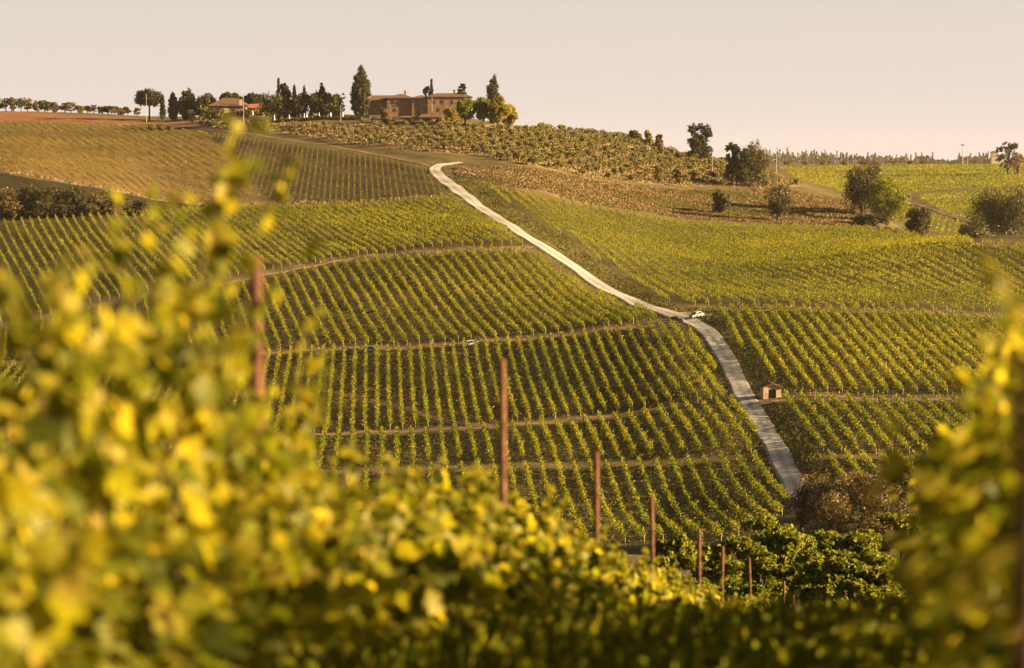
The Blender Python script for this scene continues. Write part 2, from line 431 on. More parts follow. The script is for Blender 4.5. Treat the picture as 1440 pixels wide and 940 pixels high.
# ------------------------------------------------------------------ pixel outlines of the land (photo coordinates)
BLOCKS = {  # name: (outline, one point near the road side, row direction tan, spacing, material, height, density, size)
 'F1': dict(poly=[(300,503),(420,498),(520,493),(650,488),(760,479),(880,466),(948,459),(965,468),(985,492),(1003,518),(1020,545),(1030,561),(940,571),(830,584),(700,596),(560,604),(400,612),(250,618),(-90,622),(-90,514),(120,511)],
    tan=-0.056, s=2.5, ref=(1000,540), desc='just below the parked cars'),
 'F2': dict(poly=[(-90,632),(300,625),(480,613),(700,605),(830,592),(940,578),(1034,568),(1050,590),(1064,615),(1074,637),(1060,639),(900,647),(700,653),(480,660),(300,668),(-90,675)],
    tan=-0.054, s=2.8, ref=(1060,600), desc='narrow block below the dirt track'),
 'F2b': dict(poly=[(-90,684),(300,677),(480,669),(700,662),(900,656),(1080,646),(1095,670),(1108,697),(1095,742),(1000,764),(800,766),(500,766),(-90,766)],
    tan=-0.054, s=2.8, ref=(1090,670), desc='lowest block left of the road'),
 'F3': dict(poly=[(748,356),(600,361),(500,370),(430,382),(330,402),(200,425),(60,455),(-90,490),(-90,508),(120,505),(300,497),(420,490),(520,485),(650,480),(760,471),(880,457),(925,449),(900,437),(860,425),(825,408),(790,385)],
    tan=-0.19, s=2.9, ref=(880,440), desc='middle block above the parked cars'),
 'F4': dict(poly=[(-120,322),(-60,318),(0,315),(130,304),(240,296),(300,294),(480,290),(560,285),(635,279),(650,288),(680,306),(720,332),(740,346),(600,349),(480,362),(400,376),(300,394),(180,418),(40,446),(-120,480)],
    tan=-0.30, s=2.6, ref=(700,330), desc='upper left block'),
 'F6': dict(poly=[(683,264),(720,270),(800,287),(900,304),(1000,316),(1100,321),(1200,323),(1300,334),(1370,344),(1440,349),(1560,352),(1560,445),(1440,441),(1300,436),(1200,433),(1100,430),(1015,427),(960,430),(925,418),(895,402),(860,380),(820,350),(785,328),(740,302),(705,282)],
    tan=-0.165, s=3.5, ref=(800,350), desc='big upper right block'),
 'F7': dict(poly=[(1010,437),(1100,438),(1200,441),(1300,445),(1440,455),(1560,460),(1560,556),(1440,556),(1300,556),(1200,554),(1128,551),(1090,538),(1055,508),(1030,473)],
    tan=-0.005, s=2.75, ref=(1060,500), desc='block above the stone hut'),
 'F8': dict(poly=[(1090,563),(1200,565),(1300,566),(1440,566),(1560,566),(1560,642),(1440,641),(1300,640),(1160,638),(1120,606)],
    tan=-0.03, s=2.75, ref=(1110,600), desc='block below the stone hut'),
 'F8b': dict(poly=[(1160,645),(1300,647),(1440,648),(1560,648),(1560,705),(1440,705),(1300,700),(1190,698),(1150,668)],
    tan=-0.03, s=2.75, ref=(1160,670), desc='lowest block right of the road'),
 'F9a': dict(poly=[(-200,168),(0,174),(130,176),(220,179),(290,189),(318,215),(345,250),(375,287),(300,287),(240,281),(130,262),(0,241),(-200,240)],
    tan=-0.30, s=3.6, ref=(300,230), desc='young', young=True),
 'F9b': dict(poly=[(298,190),(400,203),(480,215),(560,228),(598,240),(612,258),(628,274),(560,279),(480,284),(385,287),(350,250),(320,215)],
    tan=-0.065, s=2.05, ref=(600,260), desc='young', young=True, weak=True),
 'F10a': dict(poly=[(1095,237),(1200,235),(1320,234),(1440,233),(1600,233),(1600,262),(1440,263),(1280,272),(1240,283),(1180,270),(1120,252)],
    tan=-0.45, s=3.2, ref=(1100,240), desc='far', far=True, ymin=1080),
 'F10b': dict(poly=[(1285,276),(1440,267),(1600,265),(1600,300),(1440,305),(1370,313),(1330,302)],
    tan=0.8, s=3.2, ref=(1300,280), desc='far', far=True, ymin=1080),
 'F10c': dict(poly=[(1270,290),(1330,309),(1385,325),(1385,334),(1320,330),(1270,312)],
    tan=0.2, s=3.2, ref=(1300,280), desc='far', far=True, ymin=1080),
}
RED = [(-300,140),(0,153),(90,161),(180,166),(260,172),(290,185),(220,177),(0,172),(-300,168)]
OLIVES = [(262,168),(330,172),(480,174),(560,180),(640,178),(720,172),(800,176),(880,190),(950,206),(1000,224),(1050,237),(1110,246),(1130,262),(1080,266),(1000,262),(960,262),(880,256),(800,244),(740,233),(660,218),(600,214),(560,210),(480,201),(400,188),(300,180)]
DRYB = [(640,236),(700,236),(800,248),(900,262),(1000,268),(1100,268),(1200,285),(1240,312),(1200,318),(1100,316),(1000,310),(900,298),(800,281),(720,264),(680,258),(640,246)]
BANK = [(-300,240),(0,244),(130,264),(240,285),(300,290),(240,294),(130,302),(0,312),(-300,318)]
VERGE_R = [(640,244),(700,262),(684,266),(705,284),(740,304),(785,330),(820,352),(860,382),(895,404),(925,420),(960,434),(1008,434),(1030,475),(1055,510),(1090,540),(1125,552),(1070,552),(1045,515),(1010,460),(960,440),(880,412),(800,362),(720,312),(650,265)]
VERGE_R2 = [(1080,563),(1090,563),(1120,606),(1155,640),(1160,700),(1128,690),(1095,615)]

ROAD = [(1136,720),(1120,690),(1099,650),(1077,607),(1057,575),(1040,545),(1029,520),(1016,497),(1002,475),(984,459),(960,448),(930,438),(895,427),(860,411),(826,390),(790,365),(750,339),(710,314),(670,289),(641,266),(620,250),(611,241),(614,234),(630,231),(648,229)]

# ------------------------------------------------------------------ ground sheet
t = np.concatenate([np.linspace(-2.5, -0.42, 22)[:-1], np.arange(-0.42, 0.42, 0.0016), np.linspace(0.42, 2.5, 22)])
Ys = np.concatenate([np.linspace(-150, -8, 18)[:-1], np.arange(-8, 120, 1.5), np.arange(120, 420, 2.5), np.arange(420, 1180, 1.25),
                     np.arange(1180, 2000, 8), np.arange(2000, 6500, 90), np.array([6500.0])])
TT, YY = np.meshgrid(t, Ys)
XX = TT * (np.abs(YY) + 25)
ZZ = H(XX, YY)
gU, gV = proj(XX, np.maximum(YY, 1), ZZ)
col = np.zeros(XX.shape + (4,)); col[..., 3] = 1
col[..., :3] = (0.11, 0.09, 0.04)
def zone(poly, c, ymin=60, ymax=1e9):
    m = in_poly(gU, gV, poly) & (YY > ymin) & (YY < ymax)
    col[m, :3] = c
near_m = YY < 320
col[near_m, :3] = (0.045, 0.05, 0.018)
zone(RED, (0.21, 0.10, 0.05), 1000, 1400)
zone(OLIVES, (0.20, 0.15, 0.07), 800, 1200)
zone(DRYB, (0.15, 0.10, 0.05), 700, 1150)
zone(BANK, (0.03, 0.026, 0.012), 600, 1000)  # bank's shade put into the ground colour, darker than its soil
zone(VERGE_R, (0.11, 0.10, 0.038), 400, 1000)
zone(VERGE_R2, (0.10, 0.095, 0.035), 300, 600)
for nm, b in BLOCKS.items():
    if b.get('far'): zone(b['poly'], (0.13, 0.12, 0.035), 1080, 2000)
    elif b.get('young'): zone(b['poly'], (0.07, 0.052, 0.03) if b.get('weak') else (0.15, 0.095, 0.05), 700, 1400)
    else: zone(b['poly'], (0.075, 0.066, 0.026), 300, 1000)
m = (YY > 1950); col[m, :3] = (0.10, 0.09, 0.05)

gm, n, l = new_mat('field_ground')
out = n.new('ShaderNodeOutputMaterial'); p = n.new('ShaderNodeBsdfPrincipled'); p.inputs['Roughness'].default_value = 0.95
p.inputs['Specular IOR Level'].default_value = 0.1
at = n.new('ShaderNodeAttribute'); at.attribute_name = 'soil'
tcn = n.new('ShaderNodeTexCoord')
nz = n.new('ShaderNodeTexNoise'); nz.inputs['Scale'].default_value = 0.35; nz.inputs['Detail'].default_value = 12; nz.inputs['Roughness'].default_value = 0.75
l.new(tcn.outputs['Object'], nz.inputs['Vector'])
rp = ramp_node(n, [(0.3, (0.55, 0.62, 0.5)), (0.52, (1.0, 1.0, 1.0)), (0.72, (1.6, 1.45, 1.4))])
l.new(nz.outputs['Fac'], rp.inputs[0])
vm = n.new('ShaderNodeVectorMath'); vm.operation = 'MULTIPLY'
l.new(at.outputs['Color'], vm.inputs[0]); l.new(rp.outputs[0], vm.inputs[1]); l.new(vm.outputs[0], p.inputs['Base Color'])
nb = n.new('ShaderNodeTexNoise'); nb.inputs['Scale'].default_value = 2.2; nb.inputs['Detail'].default_value = 6
l.new(tcn.outputs['Object'], nb.inputs['Vector'])
b = n.new('ShaderNodeBump'); b.inputs['Strength'].default_value = 0.8; b.inputs['Distance'].default_value = 0.25
l.new(nb.outputs['Fac'], b.inputs['Height']); l.new(b.outputs[0], p.inputs['Normal'])
l.new(p.outputs[0], out.inputs[0])
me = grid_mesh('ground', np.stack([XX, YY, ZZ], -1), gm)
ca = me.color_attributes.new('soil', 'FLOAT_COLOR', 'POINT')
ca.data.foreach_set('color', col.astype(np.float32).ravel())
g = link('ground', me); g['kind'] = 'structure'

# ------------------------------------------------------------------ roads and tracks
def world_path(pts, ymin=20, step=2.0):
    w = [hit(u, v, ymin) for u, v in pts]
    w = np.array([q for q in w if q])
    # Catmull-Rom
    P = np.vstack([2*w[0]-w[1], w, 2*w[-1]-w[-2]])
    o = []
    for i in range(1, len(P) - 2):
        d = np.linalg.norm(P[i+1]-P[i]); k = max(2, int(d/step))
        for j in range(k):
            s = j / k
            o.append(0.5*((2*P[i])+(-P[i-1]+P[i+1])*s+(2*P[i-1]-5*P[i]+4*P[i+1]-P[i+2])*s*s+(-P[i-1]+3*P[i]-3*P[i+1]+P[i+2])*s**3))
    o.append(P[-2])
    return np.array(o)

def strip(name, pts, width, mat, lift, ymin=20, wob=0.15):
    c = world_path(pts, ymin) if not isinstance(pts, np.ndarray) else pts
    # smooth
    for _ in range(6):
        c[1:-1] = 0.25*c[:-2] + 0.5*c[1:-1] + 0.25*c[2:]
    d = np.gradient(c, axis=0); d /= np.linalg.norm(d, axis=1)[:, None]
    nrm = np.stack([-d[:, 1], d[:, 0]], 1)
    s = np.linspace(-0.5, 0.5, 15)
    wv = width * np.ones(len(c)) if not hasattr(width, '__len__') else np.interp(np.linspace(0, 1, len(c)), np.linspace(0, 1, len(width)), width)
    wl_ = 1 + wob * np.convolve(rng.normal(size=len(c)), np.ones(3)/3, 'same')
    wr_ = 1 + wob * np.convolve(rng.normal(size=len(c)), np.ones(3)/3, 'same')
    P = np.zeros((len(c), 15, 3))
    for j, q in enumerate(s):
        ww = wv * q * (wl_ if q < 0 else wr_)
        P[:, j, :2] = c + nrm * ww[:, None]
    P[..., 2] = H(P[..., 0], P[..., 1]) + lift
    P[:, 0, 2] -= 0.12; P[:, -1, 2] -= 0.12
    me = grid_mesh(name, P, mat)
    at_ = me.attributes.new('across', 'FLOAT', 'POINT'); at_.data.foreach_set('value', np.tile(np.abs(s) * 2, len(c)).astype(np.float32))
    o = link(name, me); o['kind'] = 'structure'
    return c, nrm

road_c, road_n = strip('gravel_road', ROAD, [4.2, 4.0, 3.9, 4.1, 4.4, 4.7, 4.3, 4.2, 4.2, 4.3, 5.4, 5.0, 4.0], M['gravel'], 0.16, wob=0.05)
strip('dirt_track', [(1050,567),(940,574),(830,588),(760,596),(700,600),(600,606),(480,610),(380,618)], 2.2, M['dirt'], 0.10)
strip('dirt_track', [(430,546),(500,560),(560,574),(620,592),(690,601)], 2.8, M['dirt'], 0.13)
strip('dirt_track', [(955,452),(930,455),(880,461),(760,475),(650,484),(520,490),(420,494),(300,501),(150,510)], 2.2, M['dirt'], 0.10)
strip('dirt_track', [(752,348),(680,351),(600,354),(540,359),(480,366),(420,378),(330,396),(250,412)], 1.5, M['dirt'], 0.10)
strip('dirt_track', [(608,236),(560,224),(480,209),(400,196),(330,187),(270,180),(200,175),(100,173),(0,171)], 2.6, M['dirt'], 0.12)
strip('dirt_track', [(622,247),(641,249),(694,262),(740,270)], 2.4, M['dirt'], 0.12)
strip('dirt_track', [(1112,559),(1200,560),(1300,562),(1440,562),(1560,562)], 2.0, M['dirt'], 0.10)
strip('dirt_track', [(1010,433),(1100,434),(1200,437),(1300,441),(1440,449)], 1.5, M['dirt'], 0.10)
strip('hut_path', [(1058,571),(1070,568),(1090,567),(1106,565)], [4.5, 3.2, 2.8, 2.4], M['palepath'], 0.22)
strip('gravel_pull_off', [(948,443),(964,440),(985,442),(1000,445)], [3.0, 6.0, 5.0, 3], M['palepath'], 0.12)
strip('bank_path', [(0,243),(60,251),(130,263),(190,274),(240,284),(300,289),(380,288)], 1.6, M['palepath'], 0.15)
strip('field_path', [(1268,284),(1300,292),(1340,305),(1370,314)], 4.0, M['dirt'], 0.2, ymin=1080)

# ------------------------------------------------------------------ leaf clump generators
def rand_unit(n):
    v = rng.normal(size=(n, 3)); return v / np.linalg.norm(v, axis=1)[:, None]

def leaf_quads(P, size, flat=None, elong=1.35):
    """diamond leaf cards at P (N,3); size scalar or (N,)"""
    n = len(P)
    a = rand_unit(n); b = rand_unit(n)
    if flat is not None: a[:, 2] *= flat; a /= np.linalg.norm(a, axis=1)[:, None]
    b = np.cross(a, b); b /= np.linalg.norm(b, axis=1)[:, None] + 1e-9
    s = (np.ones(n) * size)[:, None] * (0.7 + 0.6 * rng.random((n, 1)))
    A = a * s * 0.5 * elong; B = b * s * 0.5
    return np.stack([P - A, P + B * 0.9 - A * 0.1, P + A, P - B * 0.9 - A * 0.1], 1)

def vine_line(p0, p1, height=1.75, dens=28, size=0.22, gap=0.03, width=0.2, shoots=1.0):
    """leaf cards of one trained vine row running p0 -> p1 on the terrain"""
    p0 = np.array(p0); p1 = np.array(p1)
    L = np.linalg.norm(p1 - p0); d = (p1 - p0) / L; nn = np.array([-d[1], d[0]])
    npl = max(2, int(L / 0.95))
    gap = gap + 0.02
    sp = (np.arange(npl) + 0.5) * L / npl + rng.normal(0, 0.08, npl)
    vig = np.clip(rng.normal(1.0, 0.16, npl), 0.55, 1.35) * (1 + 0.1*np.sin(sp*0.21 + rng.random()*6))
    gx, gy = p0[0] + d[0]*sp, p0[1] + d[1]*sp
    vig *= 1 + 0.13*np.sin(gx*0.045 + 1.7*np.sin(gy*0.021)) + 0.10*np.sin(gy*0.07 + gx*0.03 + 2)
    alive = rng.random(npl) > gap * (1 + 2.5*(np.sin(gx*0.09+gy*0.05) > 0.75))
    sp, vig = sp[alive], vig[alive]
    npl = len(sp)
    m = int(dens * L / max(1, npl) * 0.72)
    s = np.repeat(sp, m) + rng.normal(0, 0.33, npl * m)
    vg = np.repeat(vig, m)
    h = (0.45 + (height - 0.6) * rng.beta(1.5, 1.25, npl * m)) * (0.45 + 0.55 * vg)
    lat = rng.normal(0, width, npl * m) * (0.7 + 0.5 * rng.random(npl * m))
    # shoots: little sprays that stand up and lean out of the hedge
    ks = max(1, int(dens * 0.28 * shoots / 4 * 0.95)) if shoots > 0 else 0
    S, Hh, LA = [s], [h], [lat]
    if ks:
        bs = np.repeat(sp, ks) + rng.normal(0, 0.4, npl * ks)
        ln = (0.15 + 0.5 * rng.random(npl * ks)) * np.repeat(vig, ks)
        lx = rng.normal(0, 0.5, npl * ks); ls = rng.normal(0, 0.45, npl * ks)
        base = (height - 0.35) * (0.45 + 0.55 * np.repeat(vig, ks))
        for q in (0.15, 0.45, 0.75, 1.0):
            S.append(bs + ls * ln * q); LA.append(rng.normal(0, width*0.6, npl*ks)*0 + lx * ln * q + 0.05); Hh.append(base + ln * q * 1.15)
    S = np.concatenate(S); Hh = np.concatenate(Hh); LA = np.concatenate(LA)
    x = p0[0] + d[0] * S + nn[0] * LA; y = p0[1] + d[1] * S + nn[1] * LA
    z = H(x, y) + Hh
    return leaf_quads(np.stack([x, y, z], 1), size)

def clip_rows(b):
    """segments of the block's rows in world XY, counted from the road outward"""
    W = [hit(u, v, b.get('ymin', 60)) for u, v in b['poly']]
    W = np.array([w for w in W if w])
    ang = math.atan(b['tan']); d = np.array([math.sin(ang), math.cos(ang)]); nn = np.array([d[1], -d[0]])
    ref = np.array(hit(*b['ref'], b.get('ymin', 60)))
    offs = W @ nn
    k0 = math.ceil(offs.min() / b['s']); k1 = math.floor(offs.max() / b['s'])
    rows = []
    for k in range(k0, k1 + 1):
        o = k * b['s']; ts = []
        for i in range(len(W)):
            a, c = W[i], W[(i + 1) % len(W)]
            oa, oc = a @ nn - o, c @ nn - o
            if (oa > 0) != (oc > 0):
                q = a + (c - a) * (oa / (oa - oc)); ts.append(q @ d)
        ts.sort()
        for i in range(0, len(ts) - 1, 2):
            if ts[i+1] - ts[i] > 7:
                j0, j1 = rng.normal(0, 0.5, 2)
                rows.append((o, nn * o + d * (ts[i] + j0), nn * o + d * (ts[i+1] + j1)))
    ro = ref @ nn
    mid = np.mean([abs(r[0]) for r in rows]) if rows else 0
    left = np.mean([r[0] for r in rows]) < ro
    rows.sort(key=lambda r: -r[0] if left else r[0])
    return rows

def ordinal(n):
    ones = 'first second third fourth fifth sixth seventh eighth ninth tenth eleventh twelfth thirteenth fourteenth fifteenth sixteenth seventeenth eighteenth nineteenth'.split()
    tens = {2: ('twenty', 'twentieth'), 3: ('thirty', 'thirtieth'), 4: ('forty', 'fortieth'), 5: ('fifty', 'fiftieth'), 6: ('sixty', 'sixtieth'),
            7: ('seventy', 'seventieth'), 8: ('eighty', 'eightieth'), 9: ('ninety', 'ninetieth')}
    if n < 20: return ones[n - 1]
    if n >= 100: return 'hundred and ' + ordinal(n - 100) if n > 100 else 'hundredth'
    a, b_ = divmod(n, 10)
    return tens[a][1] if b_ == 0 else tens[a][0] + '-' + ones[b_ - 1]

# every trained row of the blocks near enough to be told apart
row_specs = []
stuff_Q = {'vine_far': [], 'vine_young': [], 'vine_weak': []}
for nm, b in BLOCKS.items():
    rows = clip_rows(b)
    idx = 0
    for o, a, c in rows:
        ua, va = proj(a[0], a[1], H1(*a)); uc, vc = proj(c[0], c[1], H1(*c))
        if max(ua, uc) < -60 or min(ua, uc) > 1500: continue
        idx += 1
        row_specs.append(dict(nm=nm, b=b, i=idx, a=a, c=c, sz=(abs(ua-uc)+abs(va-vc)) * (0 if (b.get('young') or b.get('far')) else 1)))
row_specs.sort(key=lambda r: -r['sz'])
pm = MB(); pm.tube([(0, 0, -0.2), (0.02, 0, 0.7), (0.0, 0.01, 1.3)], [0.075, 0.065, 0.06], 6)
post_me = pm.mesh('end_post', M['endpost'])
NROWS = 0; NQ = 0
for r in row_specs:
    b = r['b']; Ym = 0.5 * (r['a'][1] + r['c'][1])
    if b.get('far'):
        Q = vine_line(r['a'], r['c'], 1.7, 3.2, 0.62, 0.02, 0.3, 0)
    elif b.get('weak'):
        Q = vine_line(r['a'], r['c'], 1.2, 9, 0.27, 0.15, 0.16, 0)
    elif b.get('young'):
        Q = vine_line(r['a'], r['c'], 1.5, 11, 0.33, 0.06, 0.13, 0)
    else:
        far = Ym > 640
        Q = vine_line(r['a'], r['c'], 1.75 if not far else 1.7, 22 if far else 38, 0.26 if far else 0.24, 0.03, 0.17 if far else 0.25, 0.35 if far else 0.9)
    NQ += len(Q)
    if NROWS < 298 and r['sz'] > 0:
        NROWS += 1
        base = np.array([r['a'][0], r['a'][1], H1(*r['a'])])
        me = quads_mesh('vine_row', Q - base, M['vine_far'])
        o = link('vine_row', me, None, base)
        tag(o, '%s vine row from the road, %s' % (ordinal(r['i']), b['desc']), 'vine row', 'vine rows, ' + b['desc'])
        dv = r['c'] - r['a']; dv = dv / np.linalg.norm(dv)
        for q in (r['a'] - dv * 0.5, r['c'] + dv * 0.5):
            pz = H1(*q)
            pp = link('end_post', post_me, o, (q[0]-base[0], q[1]-base[1], pz-base[2]))
    else:
        stuff_Q['vine_weak' if b.get('weak') else 'vine_young' if b.get('young') else 'vine_far'].append(Q)
print('rows', NROWS, 'of', len(row_specs), 'quads', NQ)
me = quads_mesh('distant_vines', np.concatenate(stuff_Q['vine_far'] + stuff_Q['vine_young'] + stuff_Q['vine_weak']), M['vine_far'])
me.materials.append(M['vine_young']); me.materials.append(M['vine_weak'])
mi = np.concatenate([np.full(sum(len(q) for q in stuff_Q[k_]), i_, dtype=np.int32) for i_, k_ in enumerate(('vine_far', 'vine_young', 'vine_weak'))])
me.polygons.foreach_set('material_index', mi)
o = link('distant_vines', me)
tag(o, 'thin far rows of young and distant vines on the upper fields', 'vineyard', None, 'stuff')

# ------------------------------------------------------------------ grasses
def scatter(poly, dens, ymin, ymax, size):
    W = np.array([w for w in (hit(u, v, ymin) for u, v in poly) if w])
    x0, y0 = W.min(0); x1, y1 = W.max(0)
    n = int((x1-x0)*(y1-y0)*dens)
    X = rng.uniform(x0, x1, n); Y = rng.uniform(y0, y1, n)
    k = in_poly(X, Y, [tuple(w) for w in W]) & (Y > ymin) & (Y < ymax)
    X, Y = X[k], Y[k]
    u_, v_ = proj(X, Y, H(X, Y)); k = (u_ > -80) & (u_ < 1520)
    return X[k], Y[k]

def road_dist(X, Y):
    d = np.full(X.shape, 1e9)
    for c in road_c[::2]:
        d = np.minimum(d, (X-c[0])**2 + (Y-c[1])**2)
    return np.sqrt(d)

def tufts(X, Y, h, w):
    """upright tapering blade bunches"""
    n = len(X); Z = H(X, Y)
    ang = rng.uniform(0, np.pi, n); dx, dy = np.cos(ang)*w*0.5, np.sin(ang)*w*0.5
    hh = h * (0.5 + rng.random(n)); lx, ly = rng.normal(0, 0.3, n)*hh, rng.normal(0, 0.3, n)*hh
    a = np.stack([X-dx, Y-dy, Z-0.05], 1); b_ = np.stack([X+dx, Y+dy, Z-0.05], 1)
    c = np.stack([X+dx*0.6+lx, Y+dy*0.6+ly, Z+hh], 1); d = np.stack([X-dx*0.7+lx*0.8, Y-dy*0.7+ly*0.8, Z+hh*0.8], 1)
    return np.stack([a, b_, c, d], 1)

Qd = []
X, Y = scatter(DRYB, 3.5, 700, 1150, 0); k = (np.sin(Y*0.11+X*0.02)+0.6*np.sin(X*0.05+1)+rng.normal(0, .5, len(X))) > -0.3
Qd.append(tufts(X[k], Y[k], 0.45, 0.5))
Qg = [tufts(X[~k], Y[~k], 0.35, 0.5)]
X, Y = scatter(OLIVES, 0.8, 800, 1200, 0); Qd.append(tufts(X, Y, 0.5, 0.6))
X, Y = scatter([(1108,298),(1200,300),(1215,312),(1150,308)], 6, 700, 1100, 0); Qd.append(tufts(X, Y, 1.1, 0.5))
c = world_path([(0,243),(60,251),(130,263),(190,274),(240,284),(300,290),(380,288),(480,286),(600,279)], 60)
for i in range(len(c)):
    xx = c[i, 0] + rng.normal(0, 1.3, 14); yy = c[i, 1] + rng.normal(0, 1.3, 14); Qd.append(tufts(xx, yy, 0.7, 0.4))
for pth in ([(1112,556),(1200,557),(1300,559),(1440,559),(1560,559)], [(1010,430),(1100,431),(1200,434),(1300,438),(1440,446)],
            [(420,496),(520,491),(650,486),(760,477),(880,464),(940,457)], [(600,357),(680,353),(745,351)], [(430,372),(520,361),(600,356)]):
    c = world_path(pth, 60)
    for i in range(len(c)):
        xx = c[i, 0] + rng.normal(0, 1.2, 7); yy = c[i, 1] + rng.normal(0, 1.2, 7); Qd.append(tufts(xx, yy, 0.4, 0.35))
X, Y = scatter(RED, 0.6, 1000, 1350, 0)
o = link('dry_grass', quads_mesh('dry_grass', np.concatenate(Qd), M['dry'])); tag(o, 'dry straw coloured grass on the banks and between the olive trees', 'grass', None, 'stuff')
Qv = Qg
X, Y = scatter(VERGE_R, 3.0, 400, 1000, 0); k = road_dist(X, Y) > 3.4; Qv.append(tufts(X[k], Y[k], 0.28, 0.4))
X, Y = scatter(VERGE_R2, 4.0, 300, 600, 0); k = road_dist(X, Y) > 2.9; Qv.append(tufts(X[k], Y[k], 0.3, 0.35))
X, Y = scatter([(1003,475),(1030,561),(1108,697),(1125,700),(1060,590),(1003,490)], 5, 300, 640, 0); k = road_dist(X, Y) > 2.7; Qv.append(tufts(X[k], Y[k], 0.3, 0.35))
for sd in (-1, 1):
    for rep in range(9):
        dist = sd * np.interp(np.linspace(0, 1, len(road_c)), [0, .5, .85, 1], [2.05, 2.3, 3.0, 3.0]) + rng.normal(0, .28, len(road_c)) + sd*.15
        q = road_c + road_n * dist[:, None] + rng.normal(0, .4, (len(road_c), 2)) * 0.6
        q = q[rng.random(len(q)) < .8]
        Qv.append(tufts(q[:, 0], q[:, 1], .22, .3))
for nm in ('F1', 'F2', 'F2b', 'F3', 'F7', 'F8', 'F8b'):
    X, Y = scatter(BLOCKS[nm]['poly'], 1.3, 300, 900, 0); k = road_dist(X, Y) > 3.2; Qv.append(tufts(X[k], Y[k], 0.16, 0.5))
o = link('verge_grass', quads_mesh('verge_grass', np.concatenate(Qv), M['verge'])); tag(o, 'short dull green grass on the road verges and between the vine rows', 'grass', None, 'stuff')

# ------------------------------------------------------------------ trees
def crown_points(blobs, n, shell=0.75):
    """blobs: list of (cx,cy,cz,rx,ry,rz); leaves gather in small clumps on and inside them"""
    vol = np.array([b[3]*b[4]+b[4]*b[5]+b[3]*b[5] for b in blobs]); vol = vol / vol.sum()
    cl = []
    nclump = max(30, n // 13)
    for b, w in zip(blobs, vol):
        k = max(3, int(nclump * w))
        d = rand_unit(k); rr = np.where(rng.random(k) < shell, rng.uniform(0.82, 1.05, k), rng.random(k) ** 0.5 * 0.8)
        cl.append(np.array(b[:3]) + d * rr[:, None] * np.array(b[3:]))
    cl = np.concatenate(cl)
    i = rng.integers(0, len(cl), n)
    rad = np.mean([min(b[3:]) for b in blobs]) * 0.26
    return cl[i] + rng.normal(0, rad * 0.8, (n, 3)), cl

